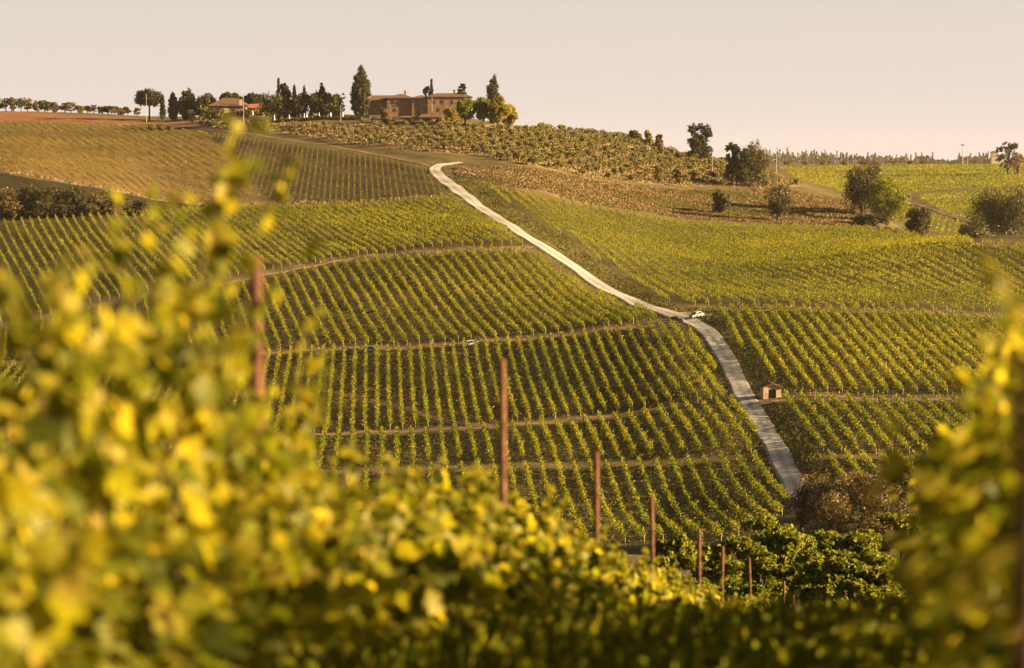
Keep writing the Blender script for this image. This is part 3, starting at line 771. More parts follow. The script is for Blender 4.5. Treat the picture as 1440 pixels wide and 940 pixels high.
def tree_meshes(kind, h, w, n, size, mat, seed):
    """returns (crown mesh, trunk mesh); h total height, w crown width, base at z=0"""
    global rng
    keep = rng; rng = np.random.default_rng(seed)
    rd = random.Random(seed)
    r = w / 2
    tb = MB()
    if kind == 'cypress':
        blobs = [(rd.gauss(0, r*0.08), rd.gauss(0, r*0.08), h*f, r*g, r*g, h*0.09) for f, g in ((.10,.62),(.2,.88),(.32,1),(.45,1),(.57,.92),(.68,.78),(.78,.6),(.87,.4),(.95,.2))]
        for _ in range(5): blobs.append((rd.uniform(-r, r)*0.75, rd.uniform(-r, r)*.75, h*rd.uniform(.2, .75), r*.35, r*.35, h*.06))
        tb.tube([(0,0,-.3),(0,0,h*.3),(0,0,h*.8)], [w*.07, w*.05, .03], 7); limbs = 0; tz = h * .1
    elif kind == 'spire':
        blobs = [(0, 0, h*f, r*g, r*g, h*0.08) for f, g in ((.12,.8),(.25,1),(.4,.95),(.55,.8),(.68,.62),(.8,.42),(.9,.24),(.96,.12))]
        tb.tube([(0,0,-.3),(0,0,h*.9)], [w*.08, .03], 7)
    elif kind == 'umbrella':
        blobs = []
        for i in range(11):
            a = rd.uniform(0, 6.28); q = rd.uniform(.2, .72)
            blobs.append((math.cos(a)*r*q, math.sin(a)*r*q, h*rd.uniform(.62, .80), r*.42, r*.42, h*.15))
        blobs.append((0, 0, h*.82, r*.6, r*.6, h*.17))
        tb.tube([(0,0,-.3),(.1,0,h*.35),(0,.1,h*.75)], [w*.035, w*.028, w*.015], 8)
        for i in range(6):
            a = i*1.05+rd.random(); tb.tube([(0,0,h*.42),(math.cos(a)*r*.3,math.sin(a)*r*.3,h*.6),(math.cos(a)*r*.6,math.sin(a)*r*.6,h*.72)], [w*.018, w*.012, w*.005], 6)
    elif kind == 'pads':     # broad tree of flat leafy layers
        blobs = []
        for i in range(34):
            a = rd.uniform(0, 6.28); f = rd.uniform(.18, .96); q = math.sqrt(max(0.05, 1-((f-.5)/.52)**2))*rd.uniform(.35, 1.0)
            k_ = rd.uniform(.2, .36); blobs.append((math.cos(a)*r*q, math.sin(a)*r*q, h*f, r*k_, r*k_, h*.045))
        tb.tube([(0,0,-.3),(.15,0,h*.35),(0,.1,h*.8)], [w*.04, w*.03, .04], 8)
        for b_ in blobs[:10]: tb.tube([(0.1,0,b_[2]*.55),(b_[0]*.5,b_[1]*.5,b_[2]*.8),b_[:3]], [w*.015, w*.01, .02], 5)
    elif kind == 'pine':     # layered open conifer
        blobs = []
        for i in range(9):
            f = .3 + .65*i/8; q = (1-.75*(f-.3)/.7)
            for j in range(4):
                a = rd.uniform(0, 6.28); blobs.append((math.cos(a)*r*q*.6, math.sin(a)*r*q*.6, h*f, r*.36*q+.2, r*.36*q+.2, h*.03))
        tb.tube([(0,0,-.3),(0,0,h*.95)], [w*.05, .04], 7)
    elif kind == 'open':    # old tree with clumps and gaps
        blobs = []
        for i in range(34):
            a = rd.uniform(0, 6.28); f = rd.uniform(.22, .95); q = math.sqrt(max(0.05, 1-((f-.55)/.5)**2))*rd.uniform(.3, .9)
            blobs.append((math.cos(a)*r*q, math.sin(a)*r*q, h*f, r*.29, r*.29, h*.07))
        tb.tube([(0,0,-.3),(.15,0,h*.4),(0,.1,h*.85)], [w*.05, w*.035, .05], 8)
        for b_ in blobs[:9]: tb.tube([(0.1,0,b_[2]*.55),(b_[0]*.5,b_[1]*.5,b_[2]*.8),b_[:3]], [w*.02, w*.012, .02], 5)
    else:                    # round / bush / olive
        lo = {'round': .30, 'bush': .12, 'olive': .30}[kind]
        blobs = []
        nb = {'round': 24, 'bush': 30, 'olive': 12}[kind]
        for i in range(nb):
            a = rd.uniform(0, 6.28); f = rd.uniform(lo+.08, .88); mid = (lo+1)/2
            q = math.sqrt(max(0.06, 1-((f-mid)/((1-lo)/2*1.05))**2))*rd.uniform(.35, .85)
            k = rd.uniform(.24, .42)
            blobs.append((math.cos(a)*r*q, math.sin(a)*r*q, h*f, r*k, r*k, h*(1-lo)*.17*rd.uniform(.8,1.3)))
        blobs.append((0, 0, h*(lo+.42), r*.6, r*.6, h*(1-lo)*.38))
        tr = w * (.05 if kind != 'olive' else .06)
        tb.tube([(0,0,-.3),(rd.uniform(-.1,.1)*w*.4,0,h*lo*.6),(0,0,h*.55)], [tr*1.3, tr, tr*.5], 8)
        for b_ in blobs[:7]: tb.tube([(0,0,h*lo*.7),(b_[0]*.5,b_[1]*.5,(b_[2]+h*lo*.7)*.5),b_[:3]], [tr*.6, tr*.4, .015], 5)
    P, _ = crown_points(blobs, n)
    P = P[P[:, 2] > 0.05]
    cm = quads_mesh('crown', leaf_quads(P, size, 0.6 if kind not in ('cypress', 'spire') else None), mat)
    tm = tb.mesh('trunk', M['bark'], True)
    rng = keep
    return cm, tm

def put_tree(name, kind, u, Y, vtop, wpx, mat, label, cat='tree', group=None, n=None, size=None, seed=None, zoff=0.0, parts=('crown', 'trunk')):
    X = (u - 720) / FPX * Y / 1.0
    for _ in range(3):
        z = H1(X, Y); X = (u - 720) / FPX * (Y * CP - z * SP)
    zt = z_at(u, vtop, Y)
    h = max(1.2, zt - z + zoff); w = wpx / FPX * Y
    n = n or int(np.clip(w * h * 140, 1500, 12000))
    size = size or max(0.16, 1.6 * Y / 3400)
    cm, tm = tree_meshes(kind, h, w, n, size, mat, seed or int(u * 7 + Y))
    r = empty(name, (X, Y, z - zoff), 0)
    link(parts[0], cm, r); link(parts[1], tm, r)
    tag(r, label, cat, group)
    return r

# cypresses and other trees round the villa
G1 = 'cypresses round the hilltop villa'
put_tree('cypress', 'cypress', 507, 1085, 95, 27, M['conifer'], 'broad tall dark cypress towering at the left end of the stone villa', 'cypress', G1, n=16000)
put_tree('cypress', 'cypress', 694, 1090, 107, 19, M['conifer'], 'tall dark cypress rising behind the yellowing trees beside the villa', 'cypress', G1, n=10000)
put_tree('cypress', 'spire', 607, 1125, 111, 6, M['conifer'], 'needle thin cypress standing behind the villa roof', 'cypress', G1)
put_tree('pine_tree', 'open', 600, 1125, 122, 12, M['conifer'], 'small ragged tree behind the roof beside the needle thin cypress', 'tree')
put_tree('pine_tree', 'pine', 650, 1115, 117, 26, M['conifer'], 'layered dark cedar showing above the villa roof at its right end', 'cedar')
put_tree('cypress', 'spire', 392, 1090, 113, 8, M['conifer'], 'tallest thin cypress of the dark grove behind the white parasols', 'cypress', G1)
put_tree('pine_tree', 'open', 401, 1092, 117, 15, M['conifer'], 'ragged conifer beside the tallest thin cypress of the grove', 'tree')
put_tree('cypress', 'spire', 414, 1090, 120, 8, M['conifer'], 'thin cypress right of the ragged conifer in the dark grove', 'cypress', G1)
put_tree('cypress', 'spire', 428, 1090, 121, 7, M['conifer'], 'thin cypress in the middle of the dark grove', 'cypress', G1)
put_tree('cypress', 'cypress', 453, 1090, 119, 13, M['conifer'], 'pointed dark cypress at the right side of the grove', 'cypress', G1)
for i, (u, vt, w, dsc) in enumerate([(385, 131, 30, 'leftmost'), (402, 137, 20, 'second'), (420, 131, 20, 'third'), (437, 127, 22, 'fourth'), (455, 131, 24, 'fifth'), (472, 130, 18, 'rightmost')]):
    put_tree('holm_oak', 'bush', u, 1085, vt, w*1.4, M['dark_bush'] if i < 5 else M['tree_green'], 'rounded dark oak, %s of the six in the hilltop grove' % dsc, 'oak', 'rounded oaks of the hilltop grove', n=4500)
put_tree('stone_pine', 'umbrella', 210, 1190, 126, 40, M['conifer'], 'big umbrella shaped stone pine standing alone on the ridge', 'pine', n=12000)
put_tree('cypress', 'spire', 229, 1190, 133, 8, M['conifer'], 'slim cypress just right of the big umbrella pine', 'cypress', G1)
put_tree('cypress', 'cypress', 244, 1180, 131, 15, M['conifer'], 'short thick cypress left of the pointed evergreen on the ridge', 'cypress', G1)
put_tree('cypress', 'cypress', 265, 1180, 126, 28, M['conifer'], 'wide pointed evergreen on the ridge between cypress and round oak', 'evergreen')
put_tree('holm_oak', 'bush', 290, 1175, 133, 36, M['dark_bush'], 'round dark oak left of the low brown house', 'oak')
put_tree('stone_pine', 'umbrella', 325, 1175, 130, 34, M['conifer'], 'flat topped pine behind the roof of the low brown house', 'pine')
put_tree('stone_pine', 'umbrella', 356, 1175, 132, 28, M['conifer'], 'flat topped pine above the red roofed annex', 'pine')
G2 = 'leafy trees at the right end of the villa'
put_tree('broadleaf_tree', 'round', 654, 1040, 138, 26, M['tree_green'], 'green leafy tree in front of the right end of the villa', 'tree', G2)
put_tree('broadleaf_tree', 'round', 634, 1035, 152, 20, M['tree_yellow'], 'small yellow green tree before the villa wall', 'tree', G2)
put_tree('broadleaf_tree', 'round', 680, 1045, 137, 26, M['tree_green'], 'loose green tree just left of the tall right cypress', 'tree', G2)
put_tree('broadleaf_tree', 'round', 700, 1040, 136, 30, M['tree_yellow'], 'yellowing tree in front of the tall right cypress', 'tree', G2)
put_tree('broadleaf_tree', 'round', 716, 1045, 147, 24, M['tree_yellow'], 'bright yellow tree at the far right of the villa trees', 'tree', G2)
put_tree('broadleaf_tree', 'bush', 540, 1045, 152, 12, M['brown_bush'], 'small reddish shrub below the broad tall cypress', 'shrub')
# the ridge row at the left
for i, (u, vt, w) in enumerate([(-2,139,12),(10,138,13),(21,137,12),(30,138,12),(39,138,13),(53,141,12),(63,142,12),(69,143,10),(79,143,12),(90,145,12),(99,144,13),(114,148,12),(122,149,11),(131,148,12),(142,149,12),(152,149,12),(160,150,10),(172,151,11),(181,151,10),(192,152,9)]):
    put_tree('ridge_tree', ('round', 'open', 'bush')[i % 3], u + random.uniform(-2, 2), 1310 + random.uniform(-12, 12), vt, w*random.uniform(1.1, 1.5), M['autumn_row'] if i % 3 else M['dark_bush'], 'small brown crowned tree, %s from the left in the ridge row' % ordinal(i+1), 'tree', 'small trees in a row on the left ridge', n=1500, size=.6)
# trees on the right of the hill
put_tree('poplar_tree', 'open', 984, 1075, 173, 35, M['conifer'], 'tall dark ragged tree alone on the skyline right of the olives', 'tree', n=12000, size=0.5)
put_tree('holm_oak', 'bush', 1054, 985, 200, 58, M['dark_bush'], 'wide round dark oak on the skyline where the hill falls away', 'oak', n=14000)
put_tree('holm_oak', 'open', 1029, 990, 201, 22, M['dark_bush'], 'thin topped tree touching the left side of the wide round oak', 'tree')
put_tree('shrub', 'bush', 893, 1120, 184, 20, M['dark_bush'], 'low dark shrub on the skyline above the olive grove', 'shrub', parts=('foliage', 'stem'))
put_tree('thin_tree', 'open', 912, 1110, 183, 12, M['olive'], 'thin pale tree right of the dark skyline shrub', 'tree')
put_tree('thin_tree', 'open', 927, 1105, 189, 12, M['autumn_row'], 'thin brown tree second right of the dark skyline shrub', 'tree')
put_tree('holm_oak', 'bush', 1213, 900, 232, 62, M['dark_bush'], 'large round dark tree at the edge of the far bright field', 'tree', n=14000)
put_tree('holm_oak', 'bush', 1248, 885, 250, 62, M['tree_green'], 'large tree with sunlit orange edge right of the round dark one', 'tree', n=14000, size=.42)
put_tree('shrub', 'bush', 1292, 850, 293, 36, M['dark_bush'], 'low bush at the foot of the large sunlit edged tree', 'shrub', parts=('foliage', 'stem'))
put_tree('shrub', 'bush', 1225, 850, 300, 50, M['dark_bush'], 'spreading dark undergrowth bush below the large round tree', 'shrub', parts=('foliage', 'stem'))
put_tree('shrub', 'bush', 1095, 860, 256, 40, M['dark_bush'], 'square dark bush alone on the dry grassy bank', 'shrub', n=4000, parts=('foliage', 'stem'))
put_tree('shrub', 'bush', 1013, 875, 268, 26, M['dark_bush'], 'small round dark bush on the dry bank below the olives', 'shrub', parts=('foliage', 'stem'))
put_tree('oak_tree', 'bush', 1418, 830, 263, 98, M['dark_bush'], 'big dark oak standing at the right edge above the vines', 'oak', n=20000, size=.42)
put_tree('shrub', 'bush', 1368, 815, 307, 46, M['dark_bush'], 'low dark bush at the left foot of the big oak', 'shrub', n=3500, parts=('foliage', 'stem'))
put_tree('cedar_tree', 'open', 1417, 1650, 198, 34, M['conifer'], 'dark irregular cedar on the far horizon near the pale tower', 'cedar', n=3000, size=0.8)
put_tree('shrub', 'bush', 1432, 1640, 213, 18, M['autumn_row'], 'brown bush at the foot of the far cedar', 'shrub', n=900, size=.7, parts=('foliage', 'stem'))
for i, (u, w) in enumerate([(1107,12),(1133,12),(1157,10),(1188,12),(1215,16),(1232,14),(1258,14),(1280,12),(1298,10)]):
    put_tree('hedge_bush', 'bush', u, 1890, 226, w, M['autumn_row'], 'tiny brown bush, %s from the left along the far field crest' % ordinal(i+1), 'bush', 'tiny bushes along the far field crest', n=400, size=0.9, parts=('foliage', 'stem'))
# dark bank of the upper left: bushes
for i, (u, Y, vt, w) in enumerate([(8,762,262,34),(40,764,256,36),(72,763,262,34),(104,764,262,38),(138,765,268,36),(168,766,276,32),(200,768,282,30),(230,770,288,26),(22,757,284,36),(58,757,282,36),(92,758,288,34),(126,759,286,36),(160,760,292,30),(195,762,294,26)]):
    put_tree('shrub', 'bush', u, Y, vt, w, M['dark_bush'] if i % 4 else M['brown_bush'], 'dusky shrub, %s of those growing on the dark left bank' % ordinal(i+1), 'shrub', 'shrubs growing on the dark left bank', n=2600, parts=('foliage', 'stem'))
# hollow at the bottom of the hill
G3 = 'broad leafy trees in the hollow below the vineyard'
HOL = [(1092,170,728,125,'behind the fine dark hollow, nearest the gravel road end'), (1190,175,746,130,'in the middle under the russet thicket'),
       (1265,185,722,120,'right of the middle one under the russet thicket'), (1200,128,785,165,'large and rounded, standing lowest in the hollow'),
       (1122,132,782,95,'small and rounded, left of the lowest large one'), (1020,155,745,120,'behind the last vine posts'),
       (955,150,738,80,'at the left, half hidden by the vines'), (1330,170,745,90,'behind the right hand vine leaves'), (1068,140,778,80,'low, in the gap behind the thin last posts')]
for u, Y, vt, w, dsc in HOL:
    put_tree('broadleaf_tree', 'pads', u, Y, vt, w, M['tree_green'], 'leafy green tree ' + dsc, 'tree', G3, n=int(w*260), size=0.19)
G4 = 'russet bushes of the thicket at the road end'
for i, (u, Y, vt, w) in enumerate([(1128,352,672,34),(1150,350,655,52),(1180,347,662,56),(1215,350,660,56),(1245,347,652,60),(1282,352,655,52),(1305,346,668,44),(1165,330,690,60),(1230,328,692,70),(1290,328,690,70),(1340,345,672,50)]):
    put_tree('russet_bush', 'bush', u, Y, vt, w, M['brown_bush'], 'russet leaved bush, %s counted from the end of the gravel road' % ordinal(i+1), 'bush', G4, n=4200, size=0.2, parts=('foliage', 'stem'))

# the olive grove, planted in rows
om = [tree_meshes('olive', 3.5, 4.2, 1700, 0.32, M['olive'], 900 + i) for i in range(5)]
protos = []
W = np.array([hit(u, v, 60) for u, v in OLIVES[OLIVES.index((1130,262)):] if hit(u, v, 60)]
             + [((u-720)/FPX*Y, Y) for u, Y in [(262,1120),(400,1045),(520,1040),(640,1032),(730,1050),(770,1130),(880,1165),(960,1160),(1050,1110),(1110,1010)]])
ang = R(-14); d = np.array([math.cos(ang), math.sin(ang)]); nn = np.array([-d[1], d[0]])
cand = []
for i in range(-80, 80):
    for j in range(-10, 260):
        p_ = d * (i * 7.3) + nn * (j * 8.8) + rng.normal(0, 0.6, 2)
        cand.append((i, j, p_[0], p_[1]))
cand = np.array(cand)
k = in_poly(cand[:, 2], cand[:, 3], [tuple(w) for w in W]) & (rng.random(len(cand)) > 0.08)
cand = cand[k]
cu, cv = proj(cand[:, 2], cand[:, 3], H(cand[:, 2], cand[:, 3]))
vis = (cu > 255) & (cu < 1150)
cand, cu, cv = cand[vis], cu[vis], cv[vis]
rd_ = road_dist(cand[:, 2], cand[:, 3]); cand, cu, cv = cand[rd_ > 6], cu[rd_ > 6], cv[rd_ > 6]
order = np.argsort(cand[:, 3])
print('olives', len(cand))
rest = []
jr = sorted(set(cand[:, 1].astype(int)))
for q, idx in enumerate(order):
    i, j, x, y = cand[idx]
    z = H1(x, y)
    s = random.uniform(0.8, 1.15) * (0.72 if cu[idx] < 620 else 1.0)
    if q < 298:
        cm, tm = om[q % 5]
        if q < 5:
            o = empty('olive_tree', (x, y, z)); link('crown', cm, o); link('trunk', tm, o); protos.append(o)
            o.rotation_euler[2] = random.uniform(0, 6.28); o.scale = (s,)*3
        else:
            o = copy_tree(protos[q % 5], (x, y, z), random.uniform(0, 6.28), s)
        same = cand[cand[:, 1] == j]
        rank = int((same[:, 2] < x).sum()) + 1
        tag(o, 'silvery olive tree, %s from the left in the %s planted row up the slope' % (ordinal(rank), ordinal(jr.index(int(j)) + 1)), 'olive tree', 'olive trees on the slope below the villa')
    else:
        rest.append((x, y, z, s))
if rest:
    Q = []
    base = {}
    for t_, (x, y, z, s) in enumerate(rest):
        me0 = om[t_ % 5][0]
        if t_ % 5 not in base:
            a = np.zeros(len(me0.vertices) * 3, np.float32); me0.vertices.foreach_get('co', a); base[t_ % 5] = a.reshape(-1, 4, 3)
        a = base[t_ % 5]; c_, s_ = math.cos(t_), math.sin(t_)
        q_ = np.stack([a[..., 0]*c_-a[..., 1]*s_, a[..., 0]*s_+a[..., 1]*c_, a[..., 2]], -1) * s + np.array([x, y, z])
        Q.append(q_)
    o = link('olive_grove', quads_mesh('olive_grove', np.concatenate(Q), M['olive']))
    tag(o, 'dense mass of small olive crowns along the hilltop behind the front rows', 'olive grove', None, 'stuff')

# distant woods on the right horizon
n = 700
X = rng.uniform(380, 1400, n); Y = rng.uniform(4350, 4800, n)
Q = []
for i in range(n):
    uu = 720 + FPX * X[i] / Y[i]
    if uu < 1060: continue
    hh = rng.uniform(7, 15) * (1.0 + 0.5 * np.exp(-((uu-1110)/60)**2)); ww = rng.uniform(3, 9)
    if rng.random() < .3: ww *= .4; hh *= 1.35
    if uu > 1310 and uu < 1345: hh *= .4
    m_ = 60
    f = rng.random(m_); a = rng.uniform(0, 6.28, m_); rr = ww * np.sqrt(np.clip(1-f**1.6, 0, 1)) * 0.6
    P = np.stack([X[i]+np.cos(a)*rr, Y[i]+np.sin(a)*rr, H1(X[i], Y[i])+hh*f], 1)
    Q.append(leaf_quads(P, 2.6))
o = link('distant_woods', quads_mesh('distant_woods', np.concatenate(Q), M['dark_bush']))
tag(o, 'hazy band of far woods along the right horizon', 'woods', None, 'stuff')

# ------------------------------------------------------------------ buildings
def at(u, Y):
    X = (u - 720) / FPX * Y
    z = H1(X, Y)
    return X, z

def hip_roof(mb, x0, x1, y0, y1, z, rise, over=0.5, ridge=0.5):
    x0 -= over; x1 += over; y0 -= over; y1 += over
    dx = min((x1-x0)/2*ridge if ridge < 1 else 0, (y1-y0)/2) if ridge < 1 else 0
    cy = (y0+y1)/2
    mb.add([(x0,y0,z),(x1,y0,z),(x1,y1,z),(x0,y1,z),(x0+dx,cy,z+rise),(x1-dx,cy,z+rise),
            (x0,y0,z-.18),(x1,y0,z-.18),(x1,y1,z-.18),(x0,y1,z-.18)],
           [(0,1,5,4),(2,3,4,5),(1,2,5),(3,0,4),(6,7,1,0),(7,8,2,1),(8,9,3,2),(9,6,0,3),(9,8,7,6)])

def window(parent, x, z, y, w=1.0, h=1.4, lit=False):
    f = MB()
    t_ = .1
    f.box(x-w/2-t_, x+w/2+t_, y-.06, y-.004, z-t_, z); f.box(x-w/2-t_, x+w/2+t_, y-.06, y-.004, z+h, z+h+t_)
    f.box(x-w/2-t_, x-w/2, y-.06, y-.004, z, z+h); f.box(x+w/2, x+w/2+t_, y-.06, y-.004, z, z+h)
    wi = f.build('window', M['shutter'], parent)
    g_ = MB(); g_.box(x-w/2, x+w/2, y-.03, y-.005, z, z+h); g_.build('pane', M['darkglass'], wi)
    return wi

def wall_block(mb, x0, x1, y0, y1, z0, z1):
    mb.box(x0, x1, y0, y1, z0, z1)

PX = 1100 / FPX          # metres per photo pixel at the villa
VY = 1085
def vx(u): return (u - 600) * VY / FPX
def vz(v): return z_at(600, v, VY) - vbase
vX, vbase = at(600, VY)
villa = empty('stone_villa', (vX, VY, vbase), R(0.5))
tag(villa, 'long brown stone villa with terracotta hip roofs on the hilltop', 'villa')
zb = -2.5
blocks = [  # name, u0,u1, y0,y1, v_eave, v_ridge, ridge factor
 (517, 547, 2, 12, 141, 134, .5), (545, 582, 0, 12, 138, 132, .9), (580, 604, -.8, 10, 138, 134, .9), (602, 663, -1.6, 13, 136.5, 131, .45), (520, 560, 12.5, 22, 137, 133, .4)]
for (u0, u1, y0, y1, ve, vr, rf) in blocks:
    x0, x1 = vx(u0), vx(u1); ze = vz(ve)
    w_ = MB(); w_.box(x0 + .01, x1 - .01, y0, y1, zb, ze); w_.build('wall', M['stone'], villa)
    r_ = MB(); hip_roof(r_, x0, x1, y0, y1, ze + .05, max(1.0, vz(vr) - ze), .55, rf)
    ro = r_.build('roof', M['roof'], villa)
    if u0 in (545, 602):
        ch = MB(); cx = (x0+x1)/2+2; ch.box(cx-.45, cx+.45, (y0+y1)/2-.4, (y0+y1)/2+.4, ze+.6, max(1.0, vz(vr)-ze)+ze+1.3); ch.box(cx-.6, cx+.6, (y0+y1)/2-.55, (y0+y1)/2+.55, max(1.0, vz(vr)-ze)+ze+1.32, max(1.0, vz(vr)-ze)+ze+1.5)
        ch.build('chimney', M['stone'], ro)
for (u, v, y0) in [(524,155,2),(531,155,2),(538,155,2),(553,146,0),(562,146,0),(571,146,0),(556,157,0),(568,157,0),(588,147,-.8),(597,157,-.8),(610,146,-1.6),(622,146,-1.6),(636,146,-1.6),(648,146,-1.6),(617,157,-1.6),(641,157,-1.6)]:
    window(villa, vx(u), vz(v), y0, .9, 1.3)
for u in (590, 630):
    d_ = MB(); d_.box(vx(u)-.6, vx(u)+.6, (-.8 if u == 590 else -1.6)-.05, (-.8 if u == 590 else -1.6)-.005, vz(168), vz(161)); d_.build('door', M['shutter'], villa)

# terrace wall, pergola shed and little white shed in front
def wallthing(name, u0, u1, Y, vtop, th, mat, label, cat):
    X0, z0 = at(u0, Y); X1, z1 = at(u1, Y); zt = z_at((u0+u1)/2, vtop, Y)
    o = empty(name, (X0, Y, z0)); w_ = MB(); w_.box(0, X1-X0, 0, th, -1.5, zt - z0); w_.build('wall', mat, o)
    c_ = MB(); c_.box(-.08, X1-X0+.08, -.08, th+.08, zt-z0+.003, zt-z0+.13); c_.build('coping', M['plaster'], o)
    return tag(o, label, cat)
wallthing('terrace_wall', 520, 560, 1066, 163, .6, M['stone'], 'low brown stone terrace wall in front of the villa', 'wall')
def shed(name, u0, u1, Y, ve, vr, depth, wallm, roofm, label, cat, door=True, rz=0):
    X0, z0 = at((u0+u1)/2, Y); w = (u1-u0)/FPX*Y
    o = empty(name, (X0, Y, z0), rz); ze = z_at(u0, ve, Y) - z0; rr = z_at(u0, vr, Y) - z0 - ze
    w_ = MB(); w_.box(-w/2, w/2, 0, depth, -1.0, ze); w_.build('wall', wallm, o)
    r_ = MB(); hip_roof(r_, -w/2, w/2, 0, depth, ze+.04, max(.4, rr), .35, .3); r_.build('roof', roofm, o)
    if door:
        d_ = MB(); d_.box(-.7, .7, -.05, -.005, 0, min(2.0, ze*.8)); d_.build('door', M['shutter'], o)
        window(o, w*.32, ze*.45, 0, .7, .7)
    return tag(o, label, cat)
shed('garden_shed', 562, 590, 1064, 165.5, 163, 5, M['stone'], M['roof'], 'low dark stone outbuilding before the middle of the villa', 'shed')
shed('white_shed', 611, 625, 1052, 171, 168, 4, M['white'], M['plaster'], 'small white shed with pale roof below the villa', 'shed')
shed('long_outbuilding', 590, 622, 1062, 165, 160.5, 5, M['stone'], M['roof'], 'low outbuilding with brown tiled roof in front of the villa', 'outbuilding')
# left house
hY = 1150
hb = empty('farmhouse', (*((at(322, hY)[0]), hY), at(322, hY)[1]))
hz0 = at(322, hY)[1]
def hx(u): return (u-322)*hY/FPX
def hz(v): return z_at(322, v, hY) - hz0
w_ = MB(); w_.box(hx(300), hx(346), 0, 12, -2, hz(149)); w_.build('wall', M['stone'], hb)
r_ = MB(); hip_roof(r_, hx(296), hx(350), 0, 12, hz(149)+.05, hz(137.5)-hz(149), .6, .75); r_.build('roof', M['roof'], hb)
for u in (308, 330): window(hb, hx(u), hz(157), 0, 1.2, 1.4)
d_ = MB(); d_.box(hx(316), hx(323), -.08, -.005, hz(159), hz(152)); d_.build('door', M['plaster'], hb)
d_ = MB(); d_.box(hx(338), hx(342), -.3, -.005, hz(150), hz(140)); d_.build('gable_panel', M['plaster'], hb)
tag(hb, 'low brown farmhouse with sloping tiled roof left of the grove', 'house')
shed('annex', 349, 371, 1140, 152, 146, 9, M['stone'], M['redroof'], 'small annex with bright red tiled roof beside the brown farmhouse', 'house')
# hazy tower and block on the far right horizon
X0, z0 = at(1397, 2600)
tw = empty('far_tower', (X0, 2600, z0)); zt = z_at(1397, 214, 2600) - z0
w_ = MB(); w_.box(-3.4, 3.4, 0, 6, -6, zt); w_.build('wall', M['plaster'], tw)
r_ = MB(); hip_roof(r_, -3.4, 3.4, 0, 6, zt+.05, 1.2, .3, .9); r_.build('roof', M['roof'], tw)
w_ = MB(); w_.box(3.41, 14, 0, 9, -6, zt-4.5); w_.build('wing', M['plaster'], tw)
for q in (-1.6, 1.6):
    for e_ in (2, 5): window(tw, q, zt-e_, 0, .9, 1.3)
tag(tw, 'pale distant tower with a low wing left of the far cedar', 'tower')
put_tree('cypress', 'spire', 1389, 2550, 215, 4, M['conifer'], 'tiny far cypress just left of the pale tower', 'cypress', n=500, size=.8)

# field hut by the road
hp = hit(1086, 561)
hut = empty('stone_hut', (hp[0], hp[1], H1(*hp)), R(5))
tag(hut, 'tiny stone field hut with a gable roof and teal door by the gravel road', 'hut')
hw, hd, he, hr_ = 3.5, 3.6, 2.1, 2.75
w_ = MB()
def gable_front(y0, y1):
    w_.add([(-hw/2,y0,-.6),(-.75,y0,-.6),(-.75,y0,1.75),(-hw/2,y0,he)], [(0,1,2,3)])
    w_.add([(.75,y0,-.6),(hw/2,y0,-.6),(hw/2,y0,he),(.75,y0,1.75)], [(0,1,2,3)])
    w_.add([(-hw/2,y0,he),(-.75,y0,1.75),(.75,y0,1.75),(hw/2,y0,he),(0,y0,hr_)], [(0,1,2,3,4)])
gable_front(0, 0)
w_.add([(-.75,0,-.6),(-.75,.45,-.6),(-.75,.45,1.75),(-.75,0,1.75)], [(0,1,2,3)]); w_.add([(.75,0,-.6),(.75,.45,-.6),(.75,.45,1.75),(.75,0,1.75)], [(3,2,1,0)])
w_.add([(-.75,0,1.75),(-.75,.45,1.75),(.75,.45,1.75),(.75,0,1.75)], [(0,1,2,3)])
w_.add([(-hw/2,0,-.6),(-hw/2,hd,-.6),(-hw/2,hd,he),(-hw/2,0,he)], [(3,2,1,0)]); w_.add([(hw/2,0,-.6),(hw/2,hd,-.6),(hw/2,hd,he),(hw/2,0,he)], [(0,1,2,3)])
w_.add([(-hw/2,hd,-.6),(hw/2,hd,-.6),(hw/2,hd,he),(0,hd,hr_),(-hw/2,hd,he)], [(4,3,2,1,0)])
w_.build('wall', M['hutstone'], hut)
d_ = MB(); d_.box(-.745, .745, .40, .448, -.1, 1.745); dd = d_.build('doorway_shade_panel', M['darkglass'], hut)  # near-black panel stands in for the shade inside the doorway
d_ = MB(); d_.box(-.28, .38, .34, .398, 0, 1.6); d_.build('door', M['teal'], hut)
for sgn in (-1, 1):
    r_ = MB(); x1 = sgn*(hw/2+.45); zz1 = he - .45*(hr_-he)/(hw/2); zz0 = hr_
    vs = [(0,-.35,zz0+.02),(x1,-.35,zz1+.02),(x1,hd+.3,zz1+.02),(0,hd+.3,zz0+.02),(0,-.35,zz0+.17),(x1,-.35,zz1+.17),(x1,hd+.3,zz1+.17),(0,hd+.3,zz0+.17)]
    r_.add(vs, [(0,3,2,1),(4,5,6,7),(0,1,5,4),(1,2,6,5),(2,3,7,6),(3,0,4,7)]); r_.build('roof', M['roof'], hut)

for i, (u, vt, w) in enumerate([(528,166,12),(548,167,14),(575,168,12),(600,166,12),(617,170,9),(286,150,16),(298,152,14),(311,153,12),(346,153,13),(362,154,14),(374,152,14),(270,153,12),(336,156,10)]):
    put_tree('shrub', 'bush', u, 1120 if u < 400 else 1048, vt, w, M['olive'] if i % 2 else M['dark_bush'], 'low shrub on the hilltop below the houses, %s of its scattered bushes' % ordinal(i+1), 'shrub', 'scattered bushes below the hilltop houses', n=900, parts=('foliage', 'stem'))
